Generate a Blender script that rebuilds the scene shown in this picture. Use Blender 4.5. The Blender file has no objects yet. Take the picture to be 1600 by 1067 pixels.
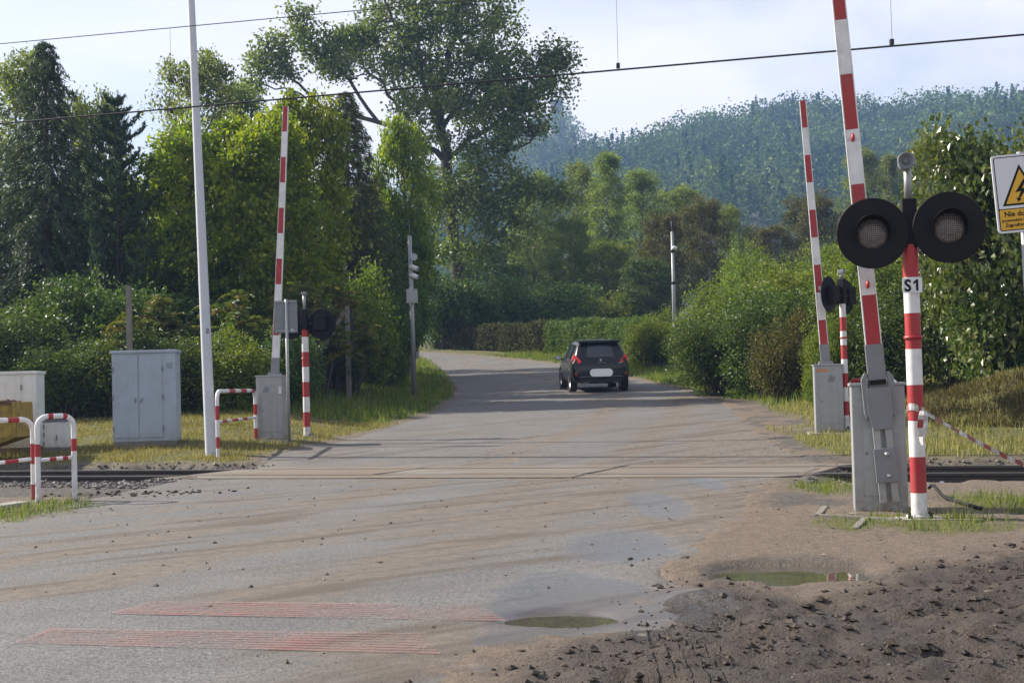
import bpy, bmesh, math, random
import numpy as np
from mathutils import Matrix, Vector

SC = bpy.context.scene
COL = SC.collection
F = 2250.0                     # focal length in photo pixels (photo is 1600 x 1067)
CAM_Z = 1.2                    # camera height above rail level
PITCH = math.atan(73.3 / F)
ROLL = math.radians(1.52)

# ------------------------------------------------------------------ camera
cam = bpy.data.cameras.new("camera")
cam.sensor_width = 36.0
cam.lens = 36.0 * F / 1600.0
cam.clip_start = 0.1
cam.clip_end = 6000.0
cam_ob = bpy.data.objects.new("camera", cam)
COL.objects.link(cam_ob)
CAM_M = Matrix.Rotation(math.pi / 2 + PITCH, 4, 'X') @ Matrix.Rotation(-ROLL, 4, 'Z')
cam_ob.matrix_world = Matrix.Translation((0, 0, CAM_Z)) @ CAM_M
SC.camera = cam_ob

# ------------------------------------------------------------------ sky, sun, exposure
SUN_EL = math.radians(33.0)
SUN_AZ_VEC = (-0.914, 0.406)            # horizontal direction towards the sun (left, behind things)
world = bpy.data.worlds.new("World")
SC.world = world
world.use_nodes = True
wn = world.node_tree
wn.nodes.clear()
w_out = wn.nodes.new("ShaderNodeOutputWorld")
w_bg = wn.nodes.new("ShaderNodeBackground")
w_sky = wn.nodes.new("ShaderNodeTexSky")
w_sky.sky_type = 'NISHITA'
w_sky.sun_disc = False
w_sky.sun_elevation = SUN_EL
w_sky.sun_rotation = math.atan2(SUN_AZ_VEC[0], SUN_AZ_VEC[1])
w_sky.air_density = 1.0
w_sky.dust_density = 2.5
w_sky.ozone_density = 1.5
# thin high cloud: the whole dome carries the same soft veil
w_tc = wn.nodes.new("ShaderNodeTexCoord")
w_map = wn.nodes.new("ShaderNodeMapping")
w_map.inputs['Scale'].default_value = (1.0, 1.0, 2.6)
w_noise = wn.nodes.new("ShaderNodeTexNoise")
w_noise.inputs['Scale'].default_value = 3.2
w_noise.inputs['Detail'].default_value = 5.0
w_noise.inputs['Roughness'].default_value = 0.5
w_noise.inputs['Distortion'].default_value = 0.4
w_ramp = wn.nodes.new("ShaderNodeValToRGB")
w_ramp.color_ramp.elements[0].position = 0.38
w_ramp.color_ramp.elements[0].color = (0.50, 0.50, 0.50, 1)
w_ramp.color_ramp.elements[1].position = 0.60
w_ramp.color_ramp.elements[1].color = (1.0, 1.0, 1.0, 1)
w_mix = wn.nodes.new("ShaderNodeMix")
w_mix.data_type = 'RGBA'
w_mix.inputs[7].default_value = (7.0, 6.75, 6.8, 1)
wn.links.new(w_tc.outputs['Generated'], w_map.inputs['Vector'])
wn.links.new(w_map.outputs['Vector'], w_noise.inputs['Vector'])
wn.links.new(w_noise.outputs['Fac'], w_ramp.inputs['Fac'])
# the veil looks thicker towards the horizon, as any layer of air or cloud does (path length ~ 1 / sin elevation)
w_sep = wn.nodes.new("ShaderNodeSeparateXYZ")
wn.links.new(w_tc.outputs['Generated'], w_sep.inputs[0])
def w_math(op, a, b):
    m = wn.nodes.new("ShaderNodeMath"); m.operation = op
    for i, q in enumerate((a, b)):
        if hasattr(q, 'is_linked'): wn.links.new(q, m.inputs[i])
        else: m.inputs[i].default_value = q
    return m.outputs[0]
w_air = w_math('MINIMUM', w_math('DIVIDE', 0.36, w_math('ADD', w_math('MAXIMUM', w_sep.outputs[2], 0.0), 0.13)), 0.95)
wn.links.new(w_math('MULTIPLY', w_ramp.outputs['Color'], w_air), w_mix.inputs[0])
wn.links.new(w_sky.outputs['Color'], w_mix.inputs[6])
wn.links.new(w_mix.outputs[2], w_bg.inputs['Color'])
w_bg.inputs['Strength'].default_value = 0.085
wn.links.new(w_bg.outputs['Background'], w_out.inputs['Surface'])

sun = bpy.data.lights.new("sun", 'SUN')
sun.energy = 5.0
sun.angle = math.radians(0.6)
sun.color = (1.0, 0.93, 0.82)
sun_ob = bpy.data.objects.new("sun", sun)
COL.objects.link(sun_ob)
_sd = Vector((SUN_AZ_VEC[0] * math.cos(SUN_EL), SUN_AZ_VEC[1] * math.cos(SUN_EL), math.sin(SUN_EL)))
sun_ob.rotation_euler = _sd.to_track_quat('Z', 'Y').to_euler()
sun_ob.location = (-30, 20, 40)

SC.view_settings.view_transform = 'Standard'
SC.view_settings.look = 'None'
SC.view_settings.gamma = 1.0
SC.view_settings.use_curve_mapping = False
SC.view_settings.exposure = 1.03
SC.render.engine = 'CYCLES'
SC.cycles.max_bounces = 6
SC.cycles.diffuse_bounces = 3
SC.cycles.transmission_bounces = 3
SC.cycles.transparent_max_bounces = 8
SC.cycles.volume_bounces = 0
SC.cycles.use_denoising = True

# ------------------------------------------------------------------ terrain functions
A21 = math.radians(21.0)
CU, SU = math.cos(A21), math.sin(A21)
RAILC = (0.0, 20.9)            # track centre straight ahead of the camera

def rail_uv(x, y):
    return x * CU - (y - RAILC[1]) * SU, x * SU + (y - RAILC[1]) * CU

def rail_xy(u, v):
    return (u * CU + v * SU, RAILC[1] - u * SU + v * CU)

def sstep(a, b, t):
    t = np.clip((t - a) / (b - a), 0, 1)
    return t * t * (3 - 2 * t)

def base_h(x, y):
    x = np.asarray(x, float); y = np.asarray(y, float)
    u, v = rail_uv(x, y)
    r = np.maximum(v - 1.5, 0)
    vc = np.minimum(v, 60.0)
    z = 0.0457 * np.minimum(r, 58.5) + 0.0008 * np.maximum(vc - 24, 0) ** 2
    z = z + 2.0 * (1 - np.exp(-np.maximum(v - 60, 0) / 20.0))
    z = z - 0.012 * np.clip(-v - 1.5, 0, 12)
    # bank behind the cabinets on the left
    z = z + 0.40 * sstep(2.0, 9.0, v) * sstep(-3.2, -6.5, x) * sstep(60, 35, v)
    # the spoil mound on the right and the verge under the hedge
    mx, my = x - 9.6, y - 25.6
    z = z + 0.95 * np.exp(-((mx / 2.6) ** 2 + (my / 1.9) ** 2))
    z = z + 0.5 * sstep(5.5, 10, x - 0.10 * (y - 30)) * sstep(7, 14, v) * sstep(80, 50, v)
    # hedge bank on the outer side of the bend
    return z

def pix_dir(px, py):
    d = CAM_M.to_3x3() @ Vector(((px - 800) / F, -(py - 533.5) / F, -1.0))
    return d / d.y              # scaled so that one unit is one metre of depth

def at(px, py, depth):
    d = pix_dir(px, py)
    return Vector((d.x * depth, depth, CAM_Z + d.z * depth))

def ground(px, py):
    d = pix_dir(px, py)
    lo = None
    t = 4.0
    while t < 400:
        if CAM_Z + d.z * t < float(base_h(d.x * t, t)):
            lo = t - 0.05
            break
        t += 0.05
    if lo is None:
        lo = 400
    a, b = lo - 0.05, lo + 0.06
    for _ in range(20):
        m = (a + b) / 2
        if CAM_Z + d.z * m < float(base_h(d.x * m, m)):
            b = m
        else:
            a = m
    return Vector((d.x * b, b, float(base_h(d.x * b, b))))

def hz(x, y):
    return float(base_h(x, y))

# ------------------------------------------------------------------ numpy noise
_rng = np.random.default_rng(7)
_T = _rng.random((256, 256))

def vnoise(x, y, seed=0):
    x = np.asarray(x, float) + seed * 17.31; y = np.asarray(y, float) + seed * 9.77
    xi = np.floor(x).astype(int); yi = np.floor(y).astype(int)
    fx = x - xi; fy = y - yi
    fx = fx * fx * (3 - 2 * fx); fy = fy * fy * (3 - 2 * fy)
    a = _T[xi & 255, yi & 255]; b = _T[(xi + 1) & 255, yi & 255]
    c = _T[xi & 255, (yi + 1) & 255]; d = _T[(xi + 1) & 255, (yi + 1) & 255]
    return (a * (1 - fx) + b * fx) * (1 - fy) + (c * (1 - fx) + d * fx) * fy

def fbm(x, y, octv=4, seed=0):
    s = 0; amp = 0.5; tot = 0
    for o in range(octv):
        s = s + amp * vnoise(x * 2 ** o, y * 2 ** o, seed + o * 3)
        tot += amp; amp *= 0.5
    return s / tot

# ------------------------------------------------------------------ object helpers
def link(ob, parent=None):
    COL.objects.link(ob)
    if parent is not None:
        ob.parent = parent
    return ob

def tag(ob, label=None, cat=None, group=None, kind=None):
    if label: ob['label'] = label
    if cat: ob['category'] = cat
    if group: ob['group'] = group
    if kind: ob['kind'] = kind
    return ob

def thing(name, label, cat, loc=(0, 0, 0), rz=0.0, group=None):
    o = bpy.data.objects.new(name, None)
    o.empty_display_size = 0.2
    link(o)
    o.location = loc
    o.rotation_euler = (0, 0, rz)
    return tag(o, label, cat, group)

class MB:
    """collects shapes; build() links them as one mesh object"""
    def __init__(self):
        self.v = []; self.f = []; self.m = []; self.s = []
    def add(self, verts, faces, mi=0, smooth=False):
        o = len(self.v)
        self.v += [tuple(p) for p in verts]
        for fc in faces:
            self.f.append(tuple(i + o for i in fc)); self.m.append(mi); self.s.append(smooth)
        return self
    def box(self, c, size, mi=0, rot=None):
        sx, sy, sz = size[0] / 2, size[1] / 2, size[2] / 2
        pts = [Vector((x, y, z)) for z in (-sz, sz) for y in (-sy, sy) for x in (-sx, sx)]
        if rot is not None:
            pts = [rot @ p for p in pts]
        pts = [p + Vector(c) for p in pts]
        return self.add(pts, [(0, 2, 3, 1), (4, 5, 7, 6), (0, 1, 5, 4), (2, 6, 7, 3), (0, 4, 6, 2), (1, 3, 7, 5)], mi)
    def bar(self, p0, p1, w, d, mi=0, up=(0, 1, 0), w1=None):
        p0 = Vector(p0); p1 = Vector(p1)
        a = (p1 - p0).normalized()
        n = Vector(up); n = (n - a * n.dot(a)).normalized()
        s = a.cross(n)
        w1 = w if w1 is None else w1
        pts = []
        for p, ww in ((p0, w), (p1, w1)):
            for q in ((-1, -1), (1, -1), (1, 1), (-1, 1)):
                pts.append(p + s * q[0] * ww / 2 + n * q[1] * d / 2)
        return self.add(pts, [(3, 2, 1, 0), (4, 5, 6, 7), (0, 1, 5, 4), (1, 2, 6, 5), (2, 3, 7, 6), (3, 0, 4, 7)], mi)
    def tube(self, path, rad, n=12, mi=0, cap=True, smooth=True):
        path = [Vector(p) for p in path]
        if not isinstance(rad, (list, tuple)):
            rad = [rad] * len(path)
        o = len(self.v)
        prev = None
        for i, p in enumerate(path):
            t = (path[min(i + 1, len(path) - 1)] - path[max(i - 1, 0)]).normalized()
            if prev is None:
                a = Vector((0, 0, 1)) if abs(t.z) < 0.9 else Vector((1, 0, 0))
                nx = t.cross(a).normalized()
            else:
                nx = (prev - t * prev.dot(t)).normalized()
            prev = nx
            ny = t.cross(nx)
            for k in range(n):
                an = 2 * math.pi * k / n
                self.v.append(tuple(p + (nx * math.cos(an) + ny * math.sin(an)) * rad[i]))
        for i in range(len(path) - 1):
            for k in range(n):
                a = o + i * n + k; b = o + i * n + (k + 1) % n
                self.f.append((a, b, b + n, a + n)); self.m.append(mi); self.s.append(smooth)
        if cap:
            self.f.append(tuple(o + k for k in reversed(range(n)))); self.m.append(mi); self.s.append(False)
            e = o + (len(path) - 1) * n
            self.f.append(tuple(e + k for k in range(n))); self.m.append(mi); self.s.append(False)
        return self
    def prism(self, poly, y0, y1, mi=0, plane='xz'):
        """polygon in the xz plane extruded along y (or xy along z)"""
        n = len(poly)
        if plane == 'xz':
            pts = [(a, y0, b) for a, b in poly] + [(a, y1, b) for a, b in poly]
        else:
            pts = [(a, b, y0) for a, b in poly] + [(a, b, y1) for a, b in poly]
        fs = [tuple(range(n)), tuple(reversed(range(n, 2 * n)))]
        fs += [(i, i + n, (i + 1) % n + n, (i + 1) % n) for i in range(n)]
        return self.add(pts, fs, mi)
    def lathe(self, prof, n=24, mi=0, mat=None, smooth=True):
        """profile of (r, h) around local z; mat places it"""
        o = len(self.v)
        M = mat if mat is not None else Matrix.Identity(4)
        for r, h in prof:
            for k in range(n):
                a = 2 * math.pi * k / n
                self.v.append(tuple(M @ Vector((r * math.cos(a), r * math.sin(a), h))))
        for i in range(len(prof) - 1):
            for k in range(n):
                a = o + i * n + k; b = o + i * n + (k + 1) % n
                self.f.append((a, b, b + n, a + n)); self.m.append(mi); self.s.append(smooth)
        return self
    def build(self, name, mats, parent=None, bevel=0.0, smooth_all=False, loc=None):
        me = bpy.data.meshes.new(name)
        me.from_pydata(self.v, [], self.f)
        if not isinstance(mats, (list, tuple)):
            mats = [mats]
        for m in mats:
            me.materials.append(m)
        me.polygons.foreach_set('material_index', self.m)
        me.polygons.foreach_set('use_smooth', [True] * len(self.f) if smooth_all else self.s)
        bm = bmesh.new(); bm.from_mesh(me)
        bmesh.ops.recalc_face_normals(bm, faces=bm.faces)
        bm.to_mesh(me); bm.free()
        me.update()
        ob = bpy.data.objects.new(name, me)
        link(ob, parent)
        if loc is not None:
            ob.location = loc
        if bevel > 0:
            b = ob.modifiers.new('bevel', 'BEVEL')
            b.width = bevel; b.segments = 2; b.limit_method = 'ANGLE'; b.angle_limit = math.radians(50)
        return ob

def np_mesh(name, V, Fq, mat, rnd=None, parent=None, smooth=False, attrs=None):
    """mesh from numpy arrays; Fq is (n, 3) or (n, 4)"""
    me = bpy.data.meshes.new(name)
    V = np.ascontiguousarray(V, np.float32); Fq = np.ascontiguousarray(Fq, np.int32)
    n, k = Fq.shape
    me.vertices.add(len(V)); me.vertices.foreach_set('co', V.ravel())
    me.loops.add(n * k); me.loops.foreach_set('vertex_index', Fq.ravel())
    me.polygons.add(n)
    me.polygons.foreach_set('loop_start', np.arange(0, n * k, k, dtype=np.int32))
    me.polygons.foreach_set('loop_total', np.full(n, k, np.int32))
    me.polygons.foreach_set('use_smooth', np.full(n, smooth, bool))
    me.update(calc_edges=True)
    me.validate()
    for m in (mat if isinstance(mat, (list, tuple)) else [mat]):
        me.materials.append(m)
    if rnd is not None and len(rnd) == len(me.polygons):
        a = me.attributes.new('rnd', 'FLOAT', 'FACE')
        a.data.foreach_set('value', np.ascontiguousarray(rnd, np.float32))
    for nm, arr in (attrs or {}).items():
        a = me.attributes.new(nm, 'FLOAT', 'POINT')
        a.data.foreach_set('value', np.ascontiguousarray(arr, np.float32))
    ob = bpy.data.objects.new(name, me)
    link(ob, parent)
    return ob

# ------------------------------------------------------------------ materials
def srgb(r, g, b):
    f = lambda c: (c / 255 / 12.92) if c / 255 <= 0.04045 else ((c / 255 + 0.055) / 1.055) ** 2.4
    return (f(r), f(g), f(b), 1)

class NT:
    def __init__(self, name):
        self.mat = bpy.data.materials.new(name)
        self.mat.use_nodes = True
        self.t = self.mat.node_tree
        self.t.nodes.clear()
        self.out = self.t.nodes.new('ShaderNodeOutputMaterial')
    def l(self, a, b):
        self.t.links.new(a, b)
    def noise(self, scale, detail=3, rough=0.55, vec=None, dist=0.0):
        nd = self.t.nodes.new('ShaderNodeTexNoise')
        nd.inputs['Scale'].default_value = scale
        nd.inputs['Detail'].default_value = detail
        nd.inputs['Roughness'].default_value = rough
        nd.inputs['Distortion'].default_value = dist
        if vec is not None: self.l(vec, nd.inputs['Vector'])
        return nd.outputs['Fac']
    def coord(self, scale=(1, 1, 1), which='Object'):
        tc = self.t.nodes.new('ShaderNodeTexCoord')
        mp = self.t.nodes.new('ShaderNodeMapping')
        mp.inputs['Scale'].default_value = scale
        self.l(tc.outputs[which], mp.inputs['Vector'])
        return mp.outputs['Vector']
    def ramp(self, fac, stops):
        r = self.t.nodes.new('ShaderNodeValToRGB')
        cr = r.color_ramp
        while len(cr.elements) < len(stops):
            cr.elements.new(0.5)
        for e, (p, c) in zip(cr.elements, stops):
            e.position = p
            e.color = c if len(c) == 4 else (c[0], c[1], c[2], 1)
        self.l(fac, r.inputs['Fac'])
        return r.outputs['Color']
    def mix(self, fac, a, b, blend='MIX'):
        m = self.t.nodes.new('ShaderNodeMix')
        m.data_type = 'RGBA'; m.blend_type = blend
        for i, val in ((0, fac), (6, a), (7, b)):
            if hasattr(val, 'is_linked'): self.l(val, m.inputs[i])
            else: m.inputs[i].default_value = val
        return m.outputs[2]
    def math(self, op, a, b=0.0, clamp=False):
        m = self.t.nodes.new('ShaderNodeMath'); m.operation = op; m.use_clamp = clamp
        for sock, val in ((m.inputs[0], a), (m.inputs[1], b)):
            if hasattr(val, 'is_linked'): self.l(val, sock)
            else: sock.default_value = val
        return m.outputs[0]
    def attr(self, name):
        a = self.t.nodes.new('ShaderNodeAttribute'); a.attribute_name = name
        return a.outputs['Fac']
    def bsdf(self, col, rough=0.6, metal=0.0, spec=0.5, bump=None, bump_d=0.01, bump_s=1.0):
        p = self.t.nodes.new('ShaderNodeBsdfPrincipled')
        for sock, val in ((p.inputs['Base Color'], col), (p.inputs['Roughness'], rough), (p.inputs['Metallic'], metal), (p.inputs['Specular IOR Level'], spec)):
            if hasattr(val, 'is_linked'): self.l(val, sock)
            else: sock.default_value = val
        if bump is not None:
            b = self.t.nodes.new('ShaderNodeBump')
            b.inputs['Distance'].default_value = bump_d; b.inputs['Strength'].default_value = bump_s
            self.l(bump, b.inputs['Height']); self.l(b.outputs['Normal'], p.inputs['Normal'])
        return p
    def done(self, shader):
        self.l(shader.outputs[0], self.out.inputs['Surface'])
        return self.mat

def m_paint(name, col, rough=0.45, metal=0.0, dirt=0.25, dirt_col=(0.16, 0.13, 0.10, 1), scale=6.0, bump=0.0, spec=0.5, splash=0.0):
    t = NT(name)
    v = t.coord()
    n1 = t.noise(scale, 5, 0.65, v)
    n2 = t.noise(scale * 6, 3, 0.6, v)
    d = t.math('MULTIPLY', t.ramp(n1, [(0.42, (0, 0, 0)), (0.78, (1, 1, 1))]), dirt)
    c = t.mix(d, col, dirt_col)
    c = t.mix(t.math('MULTIPLY', n2, 0.18), c, (col[0] * .6, col[1] * .6, col[2] * .6, 1))
    # rain streaks running down, mud splashed up from the ground
    st = t.noise(4.0, 4, 0.6, t.coord((4.3, 4.3, 0.45)))
    c = t.mix(t.math('MULTIPLY', t.ramp(st, [(0.50, (0, 0, 0)), (0.72, (1, 1, 1))]), dirt * 0.45), c, dirt_col)
    if splash:
        sx = t.t.nodes.new('ShaderNodeSeparateXYZ'); tc = t.t.nodes.new('ShaderNodeTexCoord'); t.l(tc.outputs['Object'], sx.inputs[0])
        zf = t.math('SUBTRACT', 1.0, t.math('DIVIDE', sx.outputs[2], 0.45), True)
        sp = t.math('MULTIPLY', t.math('MULTIPLY', zf, zf), t.ramp(t.noise(14, 4, 0.7, v), [(0.38, (0, 0, 0)), (0.6, (1, 1, 1))]))
        c = t.mix(t.math('MULTIPLY', sp, splash), c, (0.17, 0.13, 0.095, 1))
    r = t.math('ADD', t.math('MULTIPLY', n1, 0.25), rough - 0.1)
    return t.done(t.bsdf(c, r, metal, spec, bump=n2 if bump else None, bump_d=bump))

def m_leaf(name, cols, transl=0.38, rough=0.5, tint=0.25, spec=0.22):
    t = NT(name)
    a = t.attr('rnd')
    k = len(cols) - 1
    c = t.ramp(a, [(i / k, cc) for i, cc in enumerate(cols)])
    oi = t.t.nodes.new('ShaderNodeObjectInfo')
    hsv = t.t.nodes.new('ShaderNodeHueSaturation')
    t.l(c, hsv.inputs['Color'])
    t.l(t.math('ADD', t.math('MULTIPLY', oi.outputs['Random'], tint), 1 - tint / 2), hsv.inputs['Value'])
    t.l(t.math('ADD', t.math('MULTIPLY', oi.outputs['Random'], 0.03), 0.485), hsv.inputs['Hue'])
    col = hsv.outputs['Color']
    p = t.bsdf(col, rough, 0, spec)
    tr = t.t.nodes.new('ShaderNodeBsdfTranslucent')
    t.l(t.mix(1.0, col, (1.25, 1.3, 0.55, 1), 'MULTIPLY'), tr.inputs['Color'])
    mx = t.t.nodes.new('ShaderNodeMixShader'); mx.inputs[0].default_value = transl
    t.l(p.outputs[0], mx.inputs[1]); t.l(tr.outputs[0], mx.inputs[2])
    return t.done(mx)

def m_bark(name, a=(0.09, 0.075, 0.06, 1), b=(0.20, 0.175, 0.145, 1)):
    t = NT(name)
    v = t.coord((6, 6, 1.2))
    n = t.noise(3, 6, 0.7, v)
    return t.done(t.bsdf(t.ramp(n, [(0.3, a), (0.7, b)]), 0.9, 0, 0.2, bump=n, bump_d=0.03))

M = {}
M['white'] = m_paint('white paint', (0.74, 0.74, 0.745, 1), 0.45, dirt=0.32, splash=0.7)
M['red'] = m_paint('red paint', (0.36, 0.014, 0.02, 1), 0.45, dirt=0.28, splash=0.7)
M['galv'] = m_paint('galvanised steel', (0.33, 0.345, 0.35, 1), 0.45, metal=0.35, dirt=0.3, dirt_col=(0.19, 0.185, 0.175, 1), scale=9, splash=0.8)
M['galvdark'] = m_paint('dark grey steel', (0.20, 0.22, 0.24, 1), 0.5, metal=0.3, dirt=0.25)
M['greypaint'] = m_paint('grey paint', (0.33, 0.39, 0.46, 1), 0.45, dirt=0.28, scale=2.5, splash=0.7)
M['polewhite'] = m_paint('pale grey paint', (0.52, 0.55, 0.60, 1), 0.45, dirt=0.12)
M['cabwhite'] = m_paint('off white paint', (0.66, 0.67, 0.68, 1), 0.5, dirt=0.32, scale=2, splash=0.8)
M['black'] = m_paint('black plastic', (0.006, 0.006, 0.007, 1), 0.62, dirt=0.12, dirt_col=(0.02, 0.019, 0.018, 1), spec=0.25)
M['blacktrim'] = m_paint('black rubber', (0.02, 0.02, 0.021, 1), 0.8, dirt=0.3, dirt_col=(0.09, 0.075, 0.06, 1))
M['concrete'] = m_paint('concrete', (0.36, 0.34, 0.31, 1), 0.9, dirt=0.5, dirt_col=(0.18, 0.15, 0.12, 1), scale=4, bump=0.004, spec=0.2)
M['oldconcrete'] = m_paint('old concrete', (0.20, 0.185, 0.165, 1), 0.9, dirt=0.6, dirt_col=(0.08, 0.08, 0.06, 1), scale=3, bump=0.006, spec=0.2)
M['yellow'] = m_paint('worn yellow paint', (0.38, 0.26, 0.03, 1), 0.65, dirt=1.0, dirt_col=(0.10, 0.06, 0.03, 1), scale=9)
M['rust'] = m_paint('rust', (0.13, 0.07, 0.045, 1), 0.85, dirt=0.5, dirt_col=(0.06, 0.045, 0.035, 1), scale=6)
M['rail'] = m_paint('rail steel', (0.055, 0.045, 0.04, 1), 0.75, dirt=0.5, dirt_col=(0.03, 0.025, 0.022, 1), scale=5)
M['railtop'] = m_paint('polished rail top', (0.33, 0.33, 0.34, 1), 0.3, metal=0.85, dirt=0.2, scale=8)
def m_slab():
    t = NT('crossing slab')
    tc = t.t.nodes.new('ShaderNodeTexCoord'); mp = t.t.nodes.new('ShaderNodeMapping')
    mp.inputs['Rotation'].default_value = (0, 0, math.radians(-38)); mp.inputs['Scale'].default_value = (0.5, 3.0, 1)
    t.l(tc.outputs['Object'], mp.inputs['Vector'])
    sm = t.noise(1.6, 5, 0.6, mp.outputs['Vector']); n1 = t.noise(0.55, 4, 0.6, t.coord()); n2 = t.noise(22, 5, 0.75, t.coord())
    c = t.ramp(n2, [(0.3, (0.14, 0.13, 0.115)), (0.55, (0.21, 0.195, 0.175)), (0.8, (0.28, 0.26, 0.235))])
    d = t.math('MULTIPLY', t.ramp(t.math('ADD', t.math('MULTIPLY', sm, 0.6), t.math('MULTIPLY', n1, 0.5)), [(0.40, (0, 0, 0)), (0.58, (1, 1, 1))]), t.math('ADD', t.math('MULTIPLY', n2, 0.8), 0.45), True)
    c = t.mix(d, c, (0.15, 0.115, 0.083, 1))
    return t.done(t.bsdf(c, 0.88, 0, 0.25, bump=n2, bump_d=0.008))
M['slab'] = m_slab()
M['wire'] = m_paint('wire', (0.03, 0.03, 0.035, 1), 0.5, metal=0.4, dirt=0.1)
M['signyellow'] = m_paint('sign yellow', (0.72, 0.40, 0.012, 1), 0.4, dirt=0.12)
M['signwhite'] = m_paint('sign white', (0.70, 0.72, 0.75, 1), 0.4, dirt=0.1)
M['orange'] = m_paint('orange sticker', (0.60, 0.22, 0.05, 1), 0.5, dirt=0.4)
M['lens'] = m_paint('signal lens', (0.075, 0.062, 0.058, 1), 0.25, dirt=0.2, scale=30)
M['bolt'] = m_paint('zinc bolt', (0.5, 0.5, 0.5, 1), 0.35, metal=0.7, dirt=0.2)
M['bark'] = m_bark('bark')
M['barkdark'] = m_bark('dark bark', (0.045, 0.038, 0.032, 1), (0.11, 0.095, 0.08, 1))
M['bluerim'] = m_paint('blue lid', (0.10, 0.14, 0.22, 1), 0.5, dirt=0.3)

M['l_maple'] = m_leaf('maple leaves', [(0.0594, 0.1080, 0.0108, 1), (0.1242, 0.1890, 0.0151, 1), (0.2106, 0.2592, 0.0194, 1), (0.3132, 0.3186, 0.0270, 1)], 0.52, 0.42, spec=0.35)
M['l_poplar'] = m_leaf('poplar leaves', [(0.0633, 0.0978, 0.0207, 1), (0.0978, 0.1437, 0.0276, 1), (0.1495, 0.1898, 0.0437, 1), (0.2300, 0.2415, 0.0862, 1)], 0.45, 0.36, spec=0.5)
M['l_pale'] = m_leaf('pale poplar leaves', [(0.075, 0.105, 0.03, 1), (0.125, 0.165, 0.045, 1), (0.185, 0.22, 0.07, 1), (0.25, 0.27, 0.11, 1)], 0.5, 0.45)
M['l_dark'] = m_leaf('dark shrub leaves', [(0.0371, 0.0675, 0.0202, 1), (0.0591, 0.1013, 0.0236, 1), (0.0929, 0.1435, 0.0304, 1), (0.1435, 0.1856, 0.0405, 1)], 0.3, 0.45)
M['l_mid'] = m_leaf('mid green leaves', [(0.0552, 0.0938, 0.0166, 1), (0.1034, 0.1518, 0.0221, 1), (0.1588, 0.2070, 0.0304, 1), (0.2346, 0.2484, 0.0414, 1)], 0.42, 0.45)
M['l_sumac'] = m_leaf('sumac leaves', [(0.0440, 0.0825, 0.0176, 1), (0.0770, 0.1210, 0.0220, 1), (0.1210, 0.1485, 0.0275, 1), (0.2420, 0.1430, 0.0330, 1)], 0.38, 0.5)
M['l_brown'] = m_leaf('turning leaves', [(0.05, 0.062, 0.014, 1), (0.08, 0.085, 0.02, 1), (0.115, 0.098, 0.024, 1), (0.15, 0.13, 0.035, 1)], 0.35, 0.5)
M['l_gloss'] = m_leaf('glossy leaves', [(0.035, 0.06, 0.014, 1), (0.065, 0.10, 0.02, 1), (0.12, 0.15, 0.035, 1), (0.22, 0.22, 0.08, 1)], 0.3, 0.33, spec=0.5)
M['l_larch'] = m_leaf('larch needles', [(0.0504, 0.0719, 0.0287, 1), (0.0791, 0.1079, 0.0403, 1), (0.1222, 0.1510, 0.0575, 1), (0.1581, 0.1725, 0.0719, 1)], 0.25, 0.6)
M['l_spruce'] = m_leaf('spruce needles', [(0.0315, 0.0490, 0.0280, 1), (0.0490, 0.0735, 0.0385, 1), (0.0735, 0.1015, 0.0525, 1), (0.1050, 0.1225, 0.0665, 1)], 0.2, 0.6)
M['l_pine'] = m_leaf('pine needles', [(0.0236, 0.0439, 0.0270, 1), (0.0371, 0.0675, 0.0371, 1), (0.0574, 0.0929, 0.0473, 1), (0.0844, 0.1181, 0.0574, 1)], 0.2, 0.55)
M['l_hedge'] = m_leaf('hedge leaves', [(0.0420, 0.0720, 0.0168, 1), (0.0660, 0.1080, 0.0216, 1), (0.1080, 0.1560, 0.0288, 1), (0.1560, 0.1920, 0.0480, 1)], 0.35, 0.45)
M['l_redhedge'] = m_leaf('reddish hedge leaves', [(0.04, 0.035, 0.016, 1), (0.06, 0.055, 0.02, 1), (0.06, 0.07, 0.02, 1), (0.09, 0.085, 0.028, 1)], 0.3, 0.5)
M['l_hill'] = m_leaf('far forest foliage', [(0.0372, 0.0710, 0.0270, 1), (0.0761, 0.1217, 0.0338, 1), (0.1268, 0.1775, 0.0423, 1), (0.2028, 0.2366, 0.0592, 1)], 0.15, 0.85, 0.0, spec=0.03)
M['grass'] = m_leaf('grass blades', [(0.06, 0.10, 0.016, 1), (0.10, 0.16, 0.025, 1), (0.16, 0.20, 0.04, 1), (0.26, 0.25, 0.09, 1)], 0.4, 0.55, 0.1)
M['drygrass'] = m_leaf('dry mown grass', [(0.10, 0.12, 0.03, 1), (0.19, 0.18, 0.06, 1), (0.30, 0.26, 0.11, 1), (0.38, 0.32, 0.16, 1)], 0.35, 0.6, 0.1)
M['weed'] = m_leaf('mound weeds', [(0.045, 0.05, 0.018, 1), (0.085, 0.078, 0.03, 1), (0.12, 0.095, 0.042, 1), (0.13, 0.082, 0.042, 1)], 0.3, 0.6, 0.1)
# ------------------------------------------------------------------ ground, road, masks
def W2(px, py):
    p = ground(px, py)
    return (p.x, p.y)

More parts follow.
